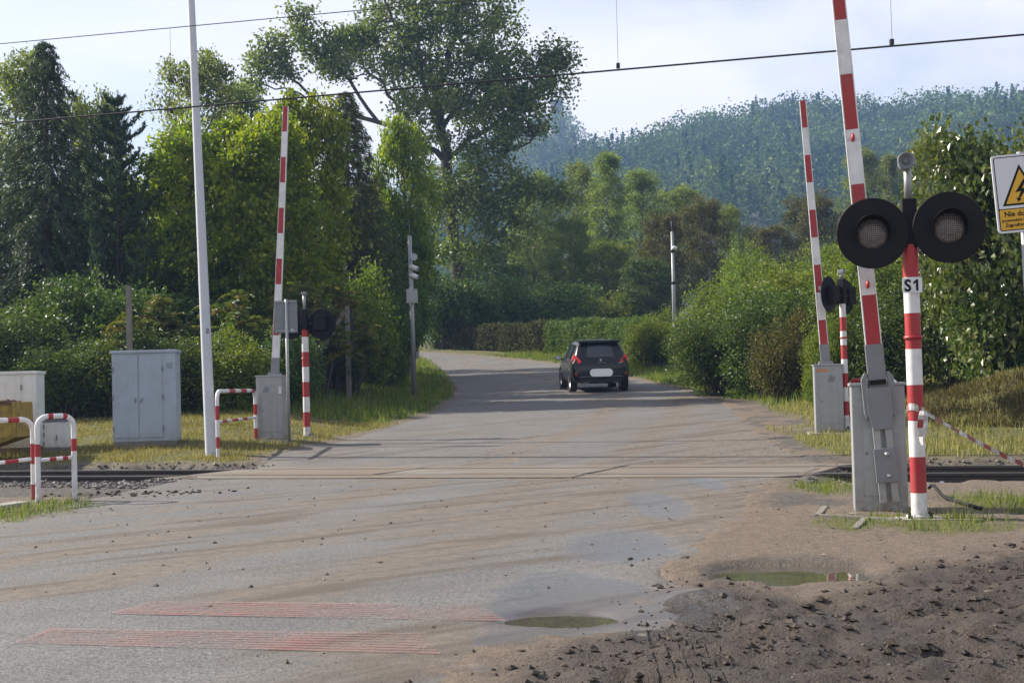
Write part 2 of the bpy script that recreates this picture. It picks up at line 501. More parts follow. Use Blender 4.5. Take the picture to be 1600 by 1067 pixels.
left_px = [(-260, 862), (0, 812), (150, 780), (330, 739), (420, 713), (520, 691), (600, 672), (680, 645), (712, 624), (716, 608), (704, 588), (680, 567), (658, 556)]
right_px = [(690, 551.5), (740, 556), (820, 563), (878, 570), (930, 578), (984, 591), (1050, 606), (1119, 626), (1165, 660), (1212, 700), (1262, 724), (1262, 747), (1212, 749), (1175, 777), (1122, 829), (1066, 880), (1048, 935), (965, 988), (745, 1008), (690, 1066)]
LW = [W2(*p) for p in left_px]
RW = [W2(*p) for p in right_px]
fx, fy = LW[-1]
ROAD = [(-30, 2.0), (-30, LW[0][1] + 3.0)] + LW + [(fx - 10, fy + 3), (fx - 40, fy + 6), (fx - 40, fy + 16), (fx - 8, fy + 14)] + RW + [(RW[-1][0] - 0.1, 2.0)]
ROAD = np.array(ROAD)

def poly_sd(x, y, poly):
    """signed distance, negative inside"""
    x = np.asarray(x, float); y = np.asarray(y, float)
    d2 = np.full(x.shape, 1e18); ins = np.zeros(x.shape, bool)
    n = len(poly)
    for i in range(n):
        ax, ay = poly[i]; bx, by = poly[(i + 1) % n]
        ex, ey = bx - ax, by - ay
        t = np.clip(((x - ax) * ex + (y - ay) * ey) / (ex * ex + ey * ey + 1e-12), 0, 1)
        d2 = np.minimum(d2, (x - ax - t * ex) ** 2 + (y - ay - t * ey) ** 2)
        c = ((ay > y) != (by > y))
        with np.errstate(divide='ignore', invalid='ignore'):
            xi = (bx - ax) * (y - ay) / (by - ay + 1e-18) + ax
        ins ^= c & (x < xi)
    d = np.sqrt(d2)
    return np.where(ins, -d, d)

def line_dist(x, y, pts):
    d2 = np.full(np.shape(x), 1e18)
    for (ax, ay), (bx, by) in zip(pts[:-1], pts[1:]):
        ex, ey = bx - ax, by - ay
        t = np.clip(((x - ax) * ex + (y - ay) * ey) / (ex * ex + ey * ey + 1e-12), 0, 1)
        d2 = np.minimum(d2, (x - ax - t * ex) ** 2 + (y - ay - t * ey) ** 2)
    return np.sqrt(d2)

def ell(px, py, rx, ry):
    p = ground(px, py); s = F / p.y
    return (p.x, p.y, rx / s, ry * p.y / ((CAM_Z - p.z) * s))

def ell_e(x, y, e):
    return np.sqrt(((x - e[0]) / e[2]) ** 2 + ((y - e[1]) / e[3]) ** 2)

PUD = [ell(873, 963, 84, 13), ell(1238, 892, 128, 17)]
WET = [ell(1025, 788, 48, 22), ell(975, 850, 88, 26), ell(900, 925, 110, 35), ell(880, 965, 150, 30), ell(1080, 945, 70, 22), ell(800, 1000, 60, 14), ell(1240, 892, 150, 24), ell(1105, 755, 30, 10)]
uL = rail_uv(*W2(338, 738))[0]
uR = rail_uv(*W2(1300, 734))[0]

def lattice():
    xs = list(np.arange(-8, 8.001, 0.066)); g = 0.08; x = 8.0; R = []
    while x < 1500:
        x += g; R.append(x); g = min(g * 1.13, 90) if x > 10 else 0.12
    xs = [-r for r in reversed(R)] + xs + R
    ys = [-40, -20, -10, -4, 0, 2, 3.5, 4.5]
    y = 5.0
    while y < 1900:
        ys.append(y)
        if y < 19: y += 0.065
        elif y < 34: y += 0.12
        elif y < 90: y += 0.35
        else: y += max(0.6, (y - 84) * 0.12)
    return np.array(xs), np.array(ys)

LX, LY = lattice()
GX, GY = np.meshgrid(LX, LY)
gx, gy = GX.ravel(), GY.ravel()
SD = poly_sd(gx, gy, ROAD)
BASE = base_h(gx, gy)
U, V = rail_uv(gx, gy)
near = sstep(40, 25, gy)
n_big = fbm(gx * 0.9, gy * 0.9, 4, 1)
n_mid = fbm(gx * 3.1, gy * 3.1, 4, 2)
n_fine = fbm(gx * 9.0, gy * 9.0, 3, 3)
on_deck = sstep(uL - 0.5, uL + 0.3, U) * sstep(uR + 0.5, uR - 0.3, U)

# mud area: right of the road on the near side of the track
MUDPOLY = np.array([W2(1130, 905), W2(1260, 935), W2(1420, 880), W2(1640, 860)] + [(9.5, 5.0), (-0.2, 4.0)] + [W2(760, 1055), W2(960, 1000), W2(1040, 945)])
mud = sstep(0.5, -0.5, poly_sd(gx, gy, MUDPOLY) + (n_big - 0.5) * 1.6 + (n_mid - 0.5) * 0.6)
side_near = sstep(0.0, -1.0, V)
balpoly = sstep(2.35, 1.75, np.abs(V) + (n_mid - 0.5) * 0.7) * (1 - on_deck)
puddle = np.zeros_like(gx); wet = np.zeros_like(gx)
for e in PUD:
    puddle = np.maximum(puddle, sstep(1.25, 0.75, ell_e(gx, gy, e) + (n_mid - 0.5) * 0.5))
for e in WET:
    wet = np.maximum(wet, sstep(1.15, 0.7, ell_e(gx, gy, e) + (n_big - 0.5) * 0.9 + (n_mid - 0.5) * 0.5))
# --- ground height
edge = sstep(-0.28, 0.12, SD + (n_mid - 0.5) * 0.42 * near + (n_big - 0.5) * 0.3 * near)
rough = (0.014 + 0.045 * mud) * near
_mc, _ms = math.cos(-0.12), math.sin(-0.12)
ruts = fbm((gx * _mc + gy * _ms) * 0.7, (-gx * _ms + gy * _mc) * 3.2, 4, 51) - 0.5
gz = BASE + (-0.07 + 0.085 * edge) + edge * mud * near * ruts * 0.085 + edge * ((n_mid - 0.5) * rough * 1.6 + (n_fine - 0.5) * rough * 1.8)
gz -= 0.10 * puddle * near
gz -= 0.17 * balpoly * sstep(0.0, 0.3, SD + 0.3)
far_h = sstep(90, 260, gy) * (fbm(gx * 0.01, gy * 0.01, 3, 9) - 0.5) * 4
gz += far_h
# --- grass mask
DIRT_R = [ell(1190, 700, 90, 32), ell(1270, 790, 60, 26), ell(1150, 640, 60, 14)]
dirt = np.zeros_like(gx)
for e in DIRT_R:
    dirt = np.maximum(dirt, sstep(1.2, 0.6, ell_e(gx, gy, e) + (n_big - 0.5)))
grass = sstep(0.05, 0.5, SD + (n_mid - 0.5) * 0.8) * sstep(1.9, 2.7, V + (n_mid - 0.5) * 0.8) * (1 - dirt)
GPATCH = [ell(1440, 815, 130, 14), ell(1330, 822, 70, 10), ell(1560, 790, 90, 20), ell(1290, 765, 60, 12), ell(60, 800, 80, 14), ell(1500, 828, 120, 8)]
gp = np.zeros_like(gx)
for e in GPATCH:
    gp = np.maximum(gp, sstep(1.1, 0.5, ell_e(gx, gy, e) + (n_mid - 0.5) * 1.2))
grass = np.maximum(grass, gp * 0.85 * (V < -1.6))

NXL, NYL = len(LX), len(LY)
idx = np.arange(NXL * NYL).reshape(NYL, NXL)
QUADS = np.stack([idx[:-1, :-1], idx[:-1, 1:], idx[1:, 1:], idx[1:, :-1]], -1).reshape(-1, 4)

def ground_mat():
    t = NT('ground soil and grass')
    v = t.coord()
    a_m, a_g, a_s, a_w = t.attr('mud'), t.attr('grass'), t.attr('stone'), t.attr('wet')
    n1 = t.noise(2.2, 6, 0.65, v); n2 = t.noise(14, 6, 0.75, v); n3 = t.noise(55, 4, 0.75, v)
    sand = t.ramp(n2, [(0.25, (0.10, 0.078, 0.058)), (0.5, (0.165, 0.128, 0.095)), (0.75, (0.235, 0.185, 0.14))])
    sand = t.mix(t.ramp(n3, [(0.55, (0, 0, 0)), (0.70, (0.6, 0.6, 0.6))]), sand, (0.10, 0.075, 0.055, 1))
    mudc = t.ramp(n2, [(0.25, (0.018, 0.013, 0.0095)), (0.55, (0.047, 0.033, 0.024)), (0.8, (0.092, 0.066, 0.048))])
    mudf = t.math('MULTIPLY', a_m, t.math('ADD', t.math('MULTIPLY', n1, 1.4), 0.3, True), True)
    mudc = t.mix(t.ramp(n3, [(0.52, (0, 0, 0)), (0.66, (0.7, 0.7, 0.7))]), mudc, (0.12, 0.09, 0.068, 1))
    c = t.mix(mudf, sand, mudc)
    gr = t.ramp(n2, [(0.3, (0.055, 0.065, 0.018)), (0.55, (0.12, 0.115, 0.04)), (0.8, (0.20, 0.17, 0.08))])
    c = t.mix(a_g, c, gr)
    st = t.ramp(n2, [(0.3, (0.035, 0.032, 0.03)), (0.55, (0.085, 0.08, 0.076)), (0.8, (0.17, 0.16, 0.15))])
    c = t.mix(a_s, c, st)
    c = t.mix(t.math('MULTIPLY', a_w, 0.6), c, t.mix(1.0, c, (0.35, 0.35, 0.36, 1), 'MULTIPLY'))
    r = t.math('SUBTRACT', 0.92, t.math('MULTIPLY', a_w, t.math('ADD', t.math('MULTIPLY', n2, 0.7), 0.15)))
    r = t.math('SUBTRACT', r, t.math('MULTIPLY', mudf, t.math('MULTIPLY', n1, 0.6)))
    h = t.math('ADD', n2, t.math('MULTIPLY', n3, 0.45))
    return t.done(t.bsdf(c, r, 0, 0.35, bump=h, bump_d=0.05, bump_s=0.9))

g_ob = np_mesh('ground', np.stack([gx, gy, gz], 1), QUADS, ground_mat(), smooth=True,
               attrs={'mud': mud * side_near, 'grass': grass, 'stone': np.maximum(np.maximum(balpoly, 0.8 * sstep(0.6, -0.4, V + 1.2 + (n_big - .5) * 2) * sstep(-3.5, -4.5, gx) * (V > -4.5)), 0.75 * dirt * (fbm(gx * 2, gy * 2, 3, 5) > 0.5)), 'wet': np.clip(wet * 0.9 + puddle, 0, 1)})
tag(g_ob, kind='structure')

# --- road: same lattice, only the cells within and just outside its outline
TR = [
    ([(-60, 893), (200, 848), (430, 806), (640, 760), (800, 715), (930, 660), (965, 625), (975, 600)], 0.22, 1.0),
    ([(-60, 935), (150, 908), (350, 864), (600, 816), (800, 768), (1000, 700), (1060, 650), (1060, 620)], 0.30, 1.0),
    ([(-60, 870), (260, 822), (560, 770), (740, 725), (840, 680)], 0.18, 0.6),
    ([(420, 930), (620, 880), (760, 838), (900, 785), (1080, 722), (1110, 680)], 0.35, 0.85),
    ([(700, 830), (860, 790), (980, 745), (1090, 700)], 0.6, 0.6),
    ([(1180, 760), (1120, 790), (1080, 820)], 0.55, 0.9),
    ([(1140, 660), (1190, 705), (1230, 735)], 0.5, 0.7),
    ([(700, 1010), (860, 985), (1000, 950)], 0.5, 0.9),
    ([(960, 640), (900, 605), (800, 580), (720, 565)], 0.5, 0.5),
]
dust = np.zeros_like(gx)
wob = (n_big - 0.5) * 0.5
for pts, w, amp in TR:
    dl = line_dist(gx, gy, [W2(*p) for p in pts])
    dust = np.maximum(dust, min(1.0, amp * 1.15) * np.exp(-((dl + wob * w) / (w * 1.35)) ** 2))
_ca, _sa = math.cos(math.radians(38)), math.sin(math.radians(38))
_al = gx * _ca + gy * _sa; _ac = -gx * _sa + gy * _ca
smear = fbm(_al * 0.55, _ac * 4.5, 4, 17)
dust = np.clip(dust * (0.45 + 0.8 * fbm(gx * 2.0, gy * 2.0, 4, 12) + 0.9 * sstep(0.35, 0.7, smear)) + 0.3 * sstep(-1.6, -0.1, SD) * near, 0, 1)
dust = np.maximum(dust, 0.22 * sstep(-3, 2, V) * sstep(20, 4, V))
dust = np.maximum(dust, 0.75 * sstep(0.42, 0.70, smear) * sstep(-13, -7, V))
dark = sstep(0.52, 0.72, fbm(_al * 0.5 + 31, _ac * 5.5 + 7, 4, 27)) * np.clip(dust * 1.8, 0.2, 1)

sel = SD < 0.45
keep = sel[QUADS].all(1) & (gy[QUADS].min(1) < 140)
used = np.unique(QUADS[keep])
remap = -np.ones(len(gx), int); remap[used] = np.arange(len(used))
rz = BASE + 0.006 * (n_big - 0.5) * near - 0.055 * np.maximum.reduce([sstep(1.25, 0.75, ell_e(gx, gy, e) + (n_mid - 0.5) * 0.5) for e in PUD[:1]])
rz = rz - 0.045 * sstep(1.5, 1.2, np.abs(V)) * on_deck      # seat of the crossing slabs
rz = rz - 0.20 * balpoly * (1 - on_deck)
rz = rz - 0.25 * sstep(1.6, 1.2, ell_e(gx, gy, PUD[1]))
rz = rz - 0.05 * sstep(0.15, 0.35, SD)

def road_mat():
    t = NT('worn dusty asphalt')
    v = t.coord()
    a_d, a_w = t.attr('dust'), t.attr('wet')
    vs = t.coord((0.5, 3.0, 1.0))
    n1 = t.noise(0.8, 6, 0.6, v, 0.3); n2 = t.noise(9, 5, 0.65, v); n3 = t.noise(45, 4, 0.85, v); n4 = t.noise(62, 4, 0.85, v)
    asp = t.ramp(n1, [(0.3, (0.125, 0.123, 0.12)), (0.55, (0.165, 0.160, 0.153)), (0.75, (0.21, 0.20, 0.185))])
    asp = t.mix(t.ramp(n3, [(0.40, (0.95, 0.95, 0.95)), (0.55, (0, 0, 0))]), asp, (0.045, 0.045, 0.047, 1))
    asp = t.mix(t.ramp(n4, [(0.54, (0, 0, 0)), (0.66, (0.8, 0.8, 0.8))]), asp, (0.36, 0.355, 0.34, 1))
    # cracks: thin lines of a stretched cell pattern
    vo = t.t.nodes.new('ShaderNodeTexVoronoi'); vo.feature = 'DISTANCE_TO_EDGE'; vo.inputs['Scale'].default_value = 0.42
    wv = t.t.nodes.new('ShaderNodeVectorMath'); wv.operation = 'ADD'
    nc = t.t.nodes.new('ShaderNodeTexNoise'); nc.inputs['Scale'].default_value = 1.5; nc.inputs['Detail'].default_value = 4
    t.l(v, nc.inputs['Vector']); t.l(v, wv.inputs[0]); t.l(nc.outputs['Color'], wv.inputs[1]); t.l(wv.outputs[0], vo.inputs['Vector'])
    crack = t.math('MULTIPLY', t.ramp(vo.outputs['Distance'], [(0.0, (1, 1, 1)), (0.009, (0, 0, 0))]), t.ramp(n1, [(0.5, (0, 0, 0)), (0.58, (0.7, 0.7, 0.7))]))
    asp = t.mix(crack, asp, (0.04, 0.037, 0.034, 1))
    dcol = t.ramp(n2, [(0.3, (0.088, 0.066, 0.047)), (0.55, (0.158, 0.124, 0.092)), (0.8, (0.235, 0.192, 0.150))])
    dcol = t.mix(t.ramp(n3, [(0.56, (0, 0, 0)), (0.70, (0.75, 0.75, 0.75))]), dcol, (0.075, 0.055, 0.04, 1))
    dn = t.math('MULTIPLY', a_d, t.math('ADD', t.math('MULTIPLY', n2, 1.5), 0.1), True)
    c = t.mix(t.math('MULTIPLY', dn, 0.9), asp, dcol)
    c = t.mix(t.math('MULTIPLY', t.attr('dark'), t.math('ADD', t.math('MULTIPLY', n2, 1.0), 0.2)), c, (0.075, 0.055, 0.04, 1))
    c = t.mix(t.math('MULTIPLY', a_w, 0.75), c, t.mix(1.0, c, (0.56, 0.58, 0.61, 1), 'MULTIPLY'))
    wr = t.math('MULTIPLY', a_w, t.math('ADD', t.math('MULTIPLY', t.ramp(n2, [(0.35, (0, 0, 0)), (0.6, (1, 1, 1))]), 0.14), 0.40))
    r = t.math('SUBTRACT', 0.82, wr)
    h = t.math('MULTIPLY', t.math('ADD', n3, t.math('MULTIPLY', n2, 0.5)), t.math('SUBTRACT', 1.0, t.math('MULTIPLY', a_w, 0.8)))
    return t.done(t.bsdf(c, r, 0, t.math('ADD', 0.4, t.math('MULTIPLY', a_w, 0.6)), bump=h, bump_d=0.018, bump_s=0.8))

r_ob = np_mesh('road', np.stack([gx, gy, rz], 1)[used], remap[QUADS[keep]], road_mat(), smooth=True, attrs={'dust': dust[used], 'wet': wet[used], 'dark': dark[used]})
tag(r_ob, kind='structure')

def ground_top(x, y):
    """height of what one stands on at (x, y), without the small relief"""
    return hz(x, y)

# --- puddles: level sheets of muddy water in the hollows
def water_mat():
    t = NT('muddy water')
    n = t.noise(6, 2, 0.5, t.coord())
    return t.done(t.bsdf((0.07, 0.06, 0.045, 1), 0.02, 0, 0.5, bump=n, bump_d=0.006, bump_s=0.22))
M['water'] = water_mat()
for i, e in enumerate(PUD):
    mb = MB()
    n = 40
    zz = hz(e[0], e[1]) + (-0.026 if i == 0 else -0.030)
    mb.add([(e[0], e[1], zz)] + [(e[0] + 1.25 * e[2] * math.cos(2 * math.pi * k / n), e[1] + 1.25 * e[3] * math.sin(2 * math.pi * k / n), zz) for k in range(n)],
           [(0, k + 1, (k + 1) % n + 1) for k in range(n)])
    tag(mb.build('puddle', M['water']), kind='structure')

# --- railway track
def rail_obj(v0):
    prof = [(-0.07, -0.16), (0.07, -0.16), (0.07, -0.148), (0.012, -0.125), (0.009, -0.045), (0.034, -0.032), (0.034, -0.003), (0.028, 0.008), (-0.028, 0.008), (-0.034, -0.003), (-0.034, -0.032), (-0.009, -0.045), (-0.012, -0.125), (-0.07, -0.148)]
    mb = MB()
    n = len(prof)
    us = (-45.0, 40.0)
    pts = []
    for u in us:
        for a, z in prof:
            x, y = rail_xy(u, v0 + a); pts.append((x, y, z))
    mb.add(pts, [tuple(range(n)), tuple(reversed(range(n, 2 * n)))])
    for i in range(n):
        mb.add([pts[i], pts[(i + 1) % n], pts[(i + 1) % n + n], pts[i + n]], [(0, 1, 2, 3)], 1 if i == 7 else 0)
    return mb
track = thing('railway_track', 'dark steel railway track crossing the road in front of the trees', 'railway track', (*rail_xy(0, 0), -0.3))
def under(parent, ob):
    ob.parent = parent
    ob.matrix_parent_inverse = Matrix.LocRotScale(parent.location, parent.rotation_euler, None).inverted()
    return ob
for v0 in (-0.7525, 0.7525):
    under(track, rail_obj(v0).build('rail', [M['rail'], M['railtop']]))
slm = None; clm = None
RZ = Matrix.Rotation(-A21, 3, 'Z')
for k in range(-34, 32):
    u = k * 0.6
    if uL - 0.2 < u < uR + 0.2 or u < -15 or u > 11:
        continue
    if slm is None:
        so = MB().box((0, 0, 0), (0.24, 2.5, 0.16)).build('sleeper', M['oldconcrete'], bevel=0.02)
        slm = so.data
        cb = MB()
        cb.add([(x_, y_, z_) for z_ in (0.0, 0.03) for y_ in (-0.13, 0.13) for x_ in (-0.05, 0.05)], [(0, 2, 3, 1), (0, 1, 5, 4), (2, 6, 7, 3), (0, 4, 6, 2), (1, 3, 7, 5)])
        o4 = len(cb.v)
        for s in (-1, 1):
            q = [cb.v[i] for i in ((4, 5) if s < 0 else (6, 7))]
            i0 = (4, 5) if s < 0 else (6, 7)
            base = len(cb.v)
            cb.v += [(-0.02, s * 0.09, 0.07), (0.02, s * 0.09, 0.07), (0.02, s * 0.12, 0.07), (-0.02, s * 0.12, 0.07)]
            cb.f += [(i0[0], i0[1], base + 1, base), (base, base + 1, base + 2, base + 3), (i0[1], i0[0], base + 3, base + 2)]
            cb.m += [1, 1, 1]; cb.s += [False] * 3
        co0 = cb.build('rail_clip', [M['rail'], M['bolt']]); clm = co0.data
        bpy.data.objects.remove(co0)
    else:
        so = bpy.data.objects.new('sleeper', slm); link(so)
        b = so.modifiers.new('bevel', 'BEVEL'); b.width = 0.02; b.segments = 1
    x, y = rail_xy(u, 0)
    so.location = Vector((x, y, -0.242)) - track.location
    so.rotation_euler = (0, 0, -A21)
    so.parent = track
    for v0 in (-0.7525, 0.7525):
        co = bpy.data.objects.new('rail_clip', clm); link(co, so)
        co.location = (0, v0, 0.08)

# --- crossing slabs, each one a panel with a recessed joint
deck = thing('crossing_deck', 'pale concrete slabs laid between and beside the rails across the road', 'crossing deck', (*rail_xy((uL + uR) / 2, 0), -0.05))
rows = [(-1.35, -0.835), (-0.665, 0.665), (0.835, 1.35)]
npan = 3
for (v0, v1) in rows:
    W = (uR - uL) / npan
    for k in range(npan):
        a = uL + k * W + 0.012 + random.Random(k).uniform(-0.02, 0.02); b = uL + (k + 1) * W - 0.012
        skew = 0.5 if k == npan - 1 else 0.0
        skewl = 0.45 if k == 0 else 0.0
        cs = [(a - skewl * (0.5 if v0 < -1 else 0.2 if v0 < 0 else -0.4), v0), (b - (skew if v0 < -1 else 0.1), v0), (b + (skew * 0.5 if v1 > 1 else 0), v1), (a, v1)]
        zt = 0.004 + 0.004 * random.Random(k * 7 + int(v0 * 10)).random()
        mb = MB()
        P8 = [(*rail_xy(u_, v_), z_) for z_ in (-0.12, zt) for u_, v_ in cs]
        mb.add(P8, [(3, 2, 1, 0), (4, 5, 6, 7), (0, 1, 5, 4), (1, 2, 6, 5), (2, 3, 7, 6), (3, 0, 4, 7)])
        under(deck, mb.build('panel', M['slab'], bevel=0.008))

# --- red worn rumble bands: thin painted lines
def red_mat():
    t = NT('worn red road paint')
    v = t.coord()
    n1 = t.noise(1.3, 5, 0.6, v); n2 = t.noise(28, 5, 0.8, v)
    p = t.bsdf(t.ramp(n1, [(0.35, (0.32, 0.20, 0.175)), (0.6, (0.32, 0.16, 0.14)), (0.75, (0.36, 0.09, 0.09))]), 0.75, 0, 0.3)
    tr = t.t.nodes.new('ShaderNodeBsdfTransparent')
    f = t.ramp(t.math('ADD', t.math('MULTIPLY', n2, 0.55), t.math('MULTIPLY', n1, 0.45)), [(0.41, (0.03, 0.03, 0.03)), (0.54, (0.42, 0.42, 0.42)), (0.68, (0.8, 0.8, 0.8))])
    mx = t.t.nodes.new('ShaderNodeMixShader')
    t.l(f, mx.inputs[0]); t.l(tr.outputs[0], mx.inputs[1]); t.l(p.outputs[0], mx.inputs[2])
    return t.done(mx)
M['redroad'] = red_mat()
for bi, (a0, a1, b0, b1, lab) in enumerate([
        ((235, 940), (168, 960), (745, 945), (795, 972), 'worn red painted rumble band ending at the small puddle'),
        ((78, 983), (18, 1006), (655, 990), (690, 1024), 'worn red painted rumble band nearest the camera')]):
    A0, A1, B0, B1 = [Vector(W2(*p)).to_3d() for p in (a0, a1, b0, b1)]
    band = thing('rumble_band', lab, 'road marking', ((A0 + B1) / 2), group='red rumble bands')
    band.location.z = hz(band.location.x, band.location.y)
    for k in range(8):
        f0 = (k + 0.08) / 8; f1 = (k + 0.80) / 8
        mb = MB(); n = 16; pts = []
        for i in range(n + 1):
            g = i / n
            for f in (f0, f1):
                p = (A0.lerp(A1, f)).lerp(B0.lerp(B1, f), g)
                pts.append((p.x, p.y, hz(p.x, p.y) + 0.0075))
        mb.add(pts, [(2 * i, 2 * i + 1, 2 * i + 3, 2 * i + 2) for i in range(n)])
        under(band, mb.build('stripe', M['redroad']))

# --- stones, clods, grass: uncountable stuff
def lumps(name, pts, sizes, mat, label, cat, seed, flat=0.7):
    rg = np.random.default_rng(seed)
    ico = []
    bm = bmesh.new(); bmesh.ops.create_icosphere(bm, subdivisions=1, radius=1.0)
    iv = np.array([v.co[:] for v in bm.verts]); jf = np.array([[v.index for v in f.verts] for f in bm.faces]); bm.free()
    if len(pts) > 4000:
        iv = np.array([(1, 0, 0), (-1, 0, 0), (0, 1, 0), (0, -1, 0), (0, 0, 1), (0, 0, -1)], float)
        jf = np.array([(0, 2, 4), (2, 1, 4), (1, 3, 4), (3, 0, 4), (2, 0, 5), (1, 2, 5), (3, 1, 5), (0, 3, 5)])
    n = len(pts); k = len(iv)
    Vv = iv[None] * (1 + rg.uniform(-0.42, 0.42, (n, k, 1)))
    Vv = Vv * np.stack([rg.uniform(.7, 1.4, n), rg.uniform(.7, 1.4, n), rg.uniform(.5, 1.0, n) * flat], 1)[:, None]
    an = rg.uniform(0, 6.28, n); c, s = np.cos(an), np.sin(an)
    X = Vv[..., 0] * c[:, None] - Vv[..., 1] * s[:, None]; Y = Vv[..., 0] * s[:, None] + Vv[..., 1] * c[:, None]
    Vv = np.stack([X, Y, Vv[..., 2]], -1) * sizes[:, None, None] + pts[:, None]
    Fv = jf[None] + (np.arange(n) * k)[:, None, None]
    o = np_mesh(name, Vv.reshape(-1, 3), Fv.reshape(-1, 3), mat, rnd=np.repeat(rg.random(n), len(jf)))
    return tag(o, label, cat, kind='stuff')

from bisect import bisect
def gz_at(x, y):
    """bilinear height of the ground mesh"""
    ix = np.clip(np.searchsorted(LX, x) - 1, 0, NXL - 2); iy = np.clip(np.searchsorted(LY, y) - 1, 0, NYL - 2)
    tx = (x - LX[ix]) / (LX[ix + 1] - LX[ix]); ty = (y - LY[iy]) / (LY[iy + 1] - LY[iy])
    G = GZ2
    return (G[iy, ix] * (1 - tx) + G[iy, ix + 1] * tx) * (1 - ty) + (G[iy + 1, ix] * (1 - tx) + G[iy + 1, ix + 1] * tx) * ty
def field_at(Fd, x, y):
    ix = np.clip(np.searchsorted(LX, x) - 1, 0, NXL - 2); iy = np.clip(np.searchsorted(LY, y) - 1, 0, NYL - 2)
    return Fd[iy, ix]
RZ2 = rz.reshape(NYL, NXL)
GZ2 = np.where(SD.reshape(NYL, NXL) < 0.45, np.maximum(gz.reshape(NYL, NXL), RZ2), gz.reshape(NYL, NXL))
GM2 = grass.reshape(NYL, NXL); MU2 = (mud * side_near).reshape(NYL, NXL); BA2 = balpoly.reshape(NYL, NXL); SD2 = SD.reshape(NYL, NXL); PU2 = puddle.reshape(NYL, NXL); DU2 = dust.reshape(NYL, NXL); DI2 = dirt.reshape(NYL, NXL)

def rampmat(name, stops, rough=0.9, bump=0.004):
    t = NT(name)
    a = t.attr('rnd'); n = t.noise(60, 3, 0.7, t.coord())
    c = t.ramp(t.math('ADD', t.math('MULTIPLY', a, 0.75), t.math('MULTIPLY', n, 0.25)), stops)
    return t.done(t.bsdf(c, rough, 0, 0.3, bump=n, bump_d=bump))
M['ballast'] = rampmat('ballast stone', [(0.1, (0.05, 0.046, 0.043)), (0.5, (0.12, 0.112, 0.105)), (0.9, (0.24, 0.225, 0.21))], 0.85)
M['clod'] = rampmat('mud clods', [(0.1, (0.018, 0.013, 0.010)), (0.5, (0.034, 0.025, 0.018)), (0.9, (0.062, 0.046, 0.034))], 0.75)
M['pebble'] = rampmat('pebbles', [(0.1, (0.06, 0.048, 0.038)), (0.6, (0.14, 0.115, 0.09)), (0.9, (0.30, 0.26, 0.22))], 0.85)

rg = np.random.default_rng(3)
u = rg.uniform(-16, 13, 42000); v = rg.uniform(-4.2, 2.4, 42000)
x = u * CU + v * SU; y = RAILC[1] - u * SU + v * CU
ok = (np.maximum(field_at(BA2, x, y), 0.75 * (v > -3.8 + 1.2 * fbm(x * .8, y * .8, 3, 61)) * (v < -1.5) * (x < -4.0) * (field_at(SD2, x, y) > 0.0)) > rg.random(len(x)) * 0.9 + 0.1)
x, y = x[ok][:13000], y[ok][:13000]
lumps('ballast_stones', np.stack([x, y, gz_at(x, y) + 0.012], 1), rg.uniform(0.014, 0.042, len(x)), M['ballast'], 'grey crushed stone ballast lying around the rails', 'ballast', 4, 0.85)
# mud clods
x = rg.uniform(-1, 9, 30000); y = rg.uniform(5.6, 16, 30000)
ok = (field_at(MU2, x, y) * (fbm(x * 1.3, y * 1.3, 3, 21) ** 2) * 3.6 > rg.random(len(x))) & (field_at(PU2, x, y) < 0.15)
x, y = x[ok][:8000], y[ok][:8000]
sz = 0.006 + 0.026 * rg.random(len(x)) ** 4.5
lumps('mud_clods', np.stack([x, y, gz_at(x, y) + sz * 0.25], 1), sz, M['clod'], 'dark lumps of wet mud scattered over the right foreground', 'mud', 5)
# loose stones and crumbs on the road and dirt
x = rg.uniform(-8, 8, 40000); y = 6 + 20 * rg.random(40000) ** 1.3
ok = ((field_at(DU2, x, y) * 0.5 + 0.03) * (field_at(SD2, x, y) < 0.2) + (field_at(SD2, x, y) >= 0.2) * (0.5 - 0.45 * (field_at(GM2, x, y) > 0.3)) > rg.random(len(x))) & (field_at(PU2, x, y) < 0.2)
x, y = x[ok][:6500], y[ok][:6500]
sz = 0.003 + 0.017 * rg.random(len(x)) ** 9
lumps('loose_pebbles', np.stack([x, y, gz_at(x, y) + sz * 0.3], 1), sz, M['pebble'], 'small crumbs of earth and gravel strewn over road and verge', 'gravel', 6)
# a few bigger clods and the heap by the right edge
x = np.concatenate([rg.normal(5.25, 0.55, 60), [W2(1280, 940)[0], W2(1070, 872)[0], W2(985, 874)[0], W2(1135, 1050)[0]], rg.normal(W2(205, 772)[0], 0.75, 90)])
y = np.concatenate([rg.normal(W2(1560, 855)[1], 0.18, 60), [W2(1280, 940)[1], W2(1070, 872)[1], W2(985, 874)[1], W2(1135, 1050)[1]], rg.normal(W2(205, 772)[1], 0.26, 90)])
sz = np.concatenate([rg.uniform(0.015, 0.05, 60), [0.04, 0.03, 0.022, 0.018], rg.uniform(0.010, 0.032, 90)])
lumps('earth_heap', np.stack([x, y, gz_at(x, y) + sz * 0.3], 1), sz, M['clod'], 'coarse dark earth lumps piled at the road edges', 'earth', 8)
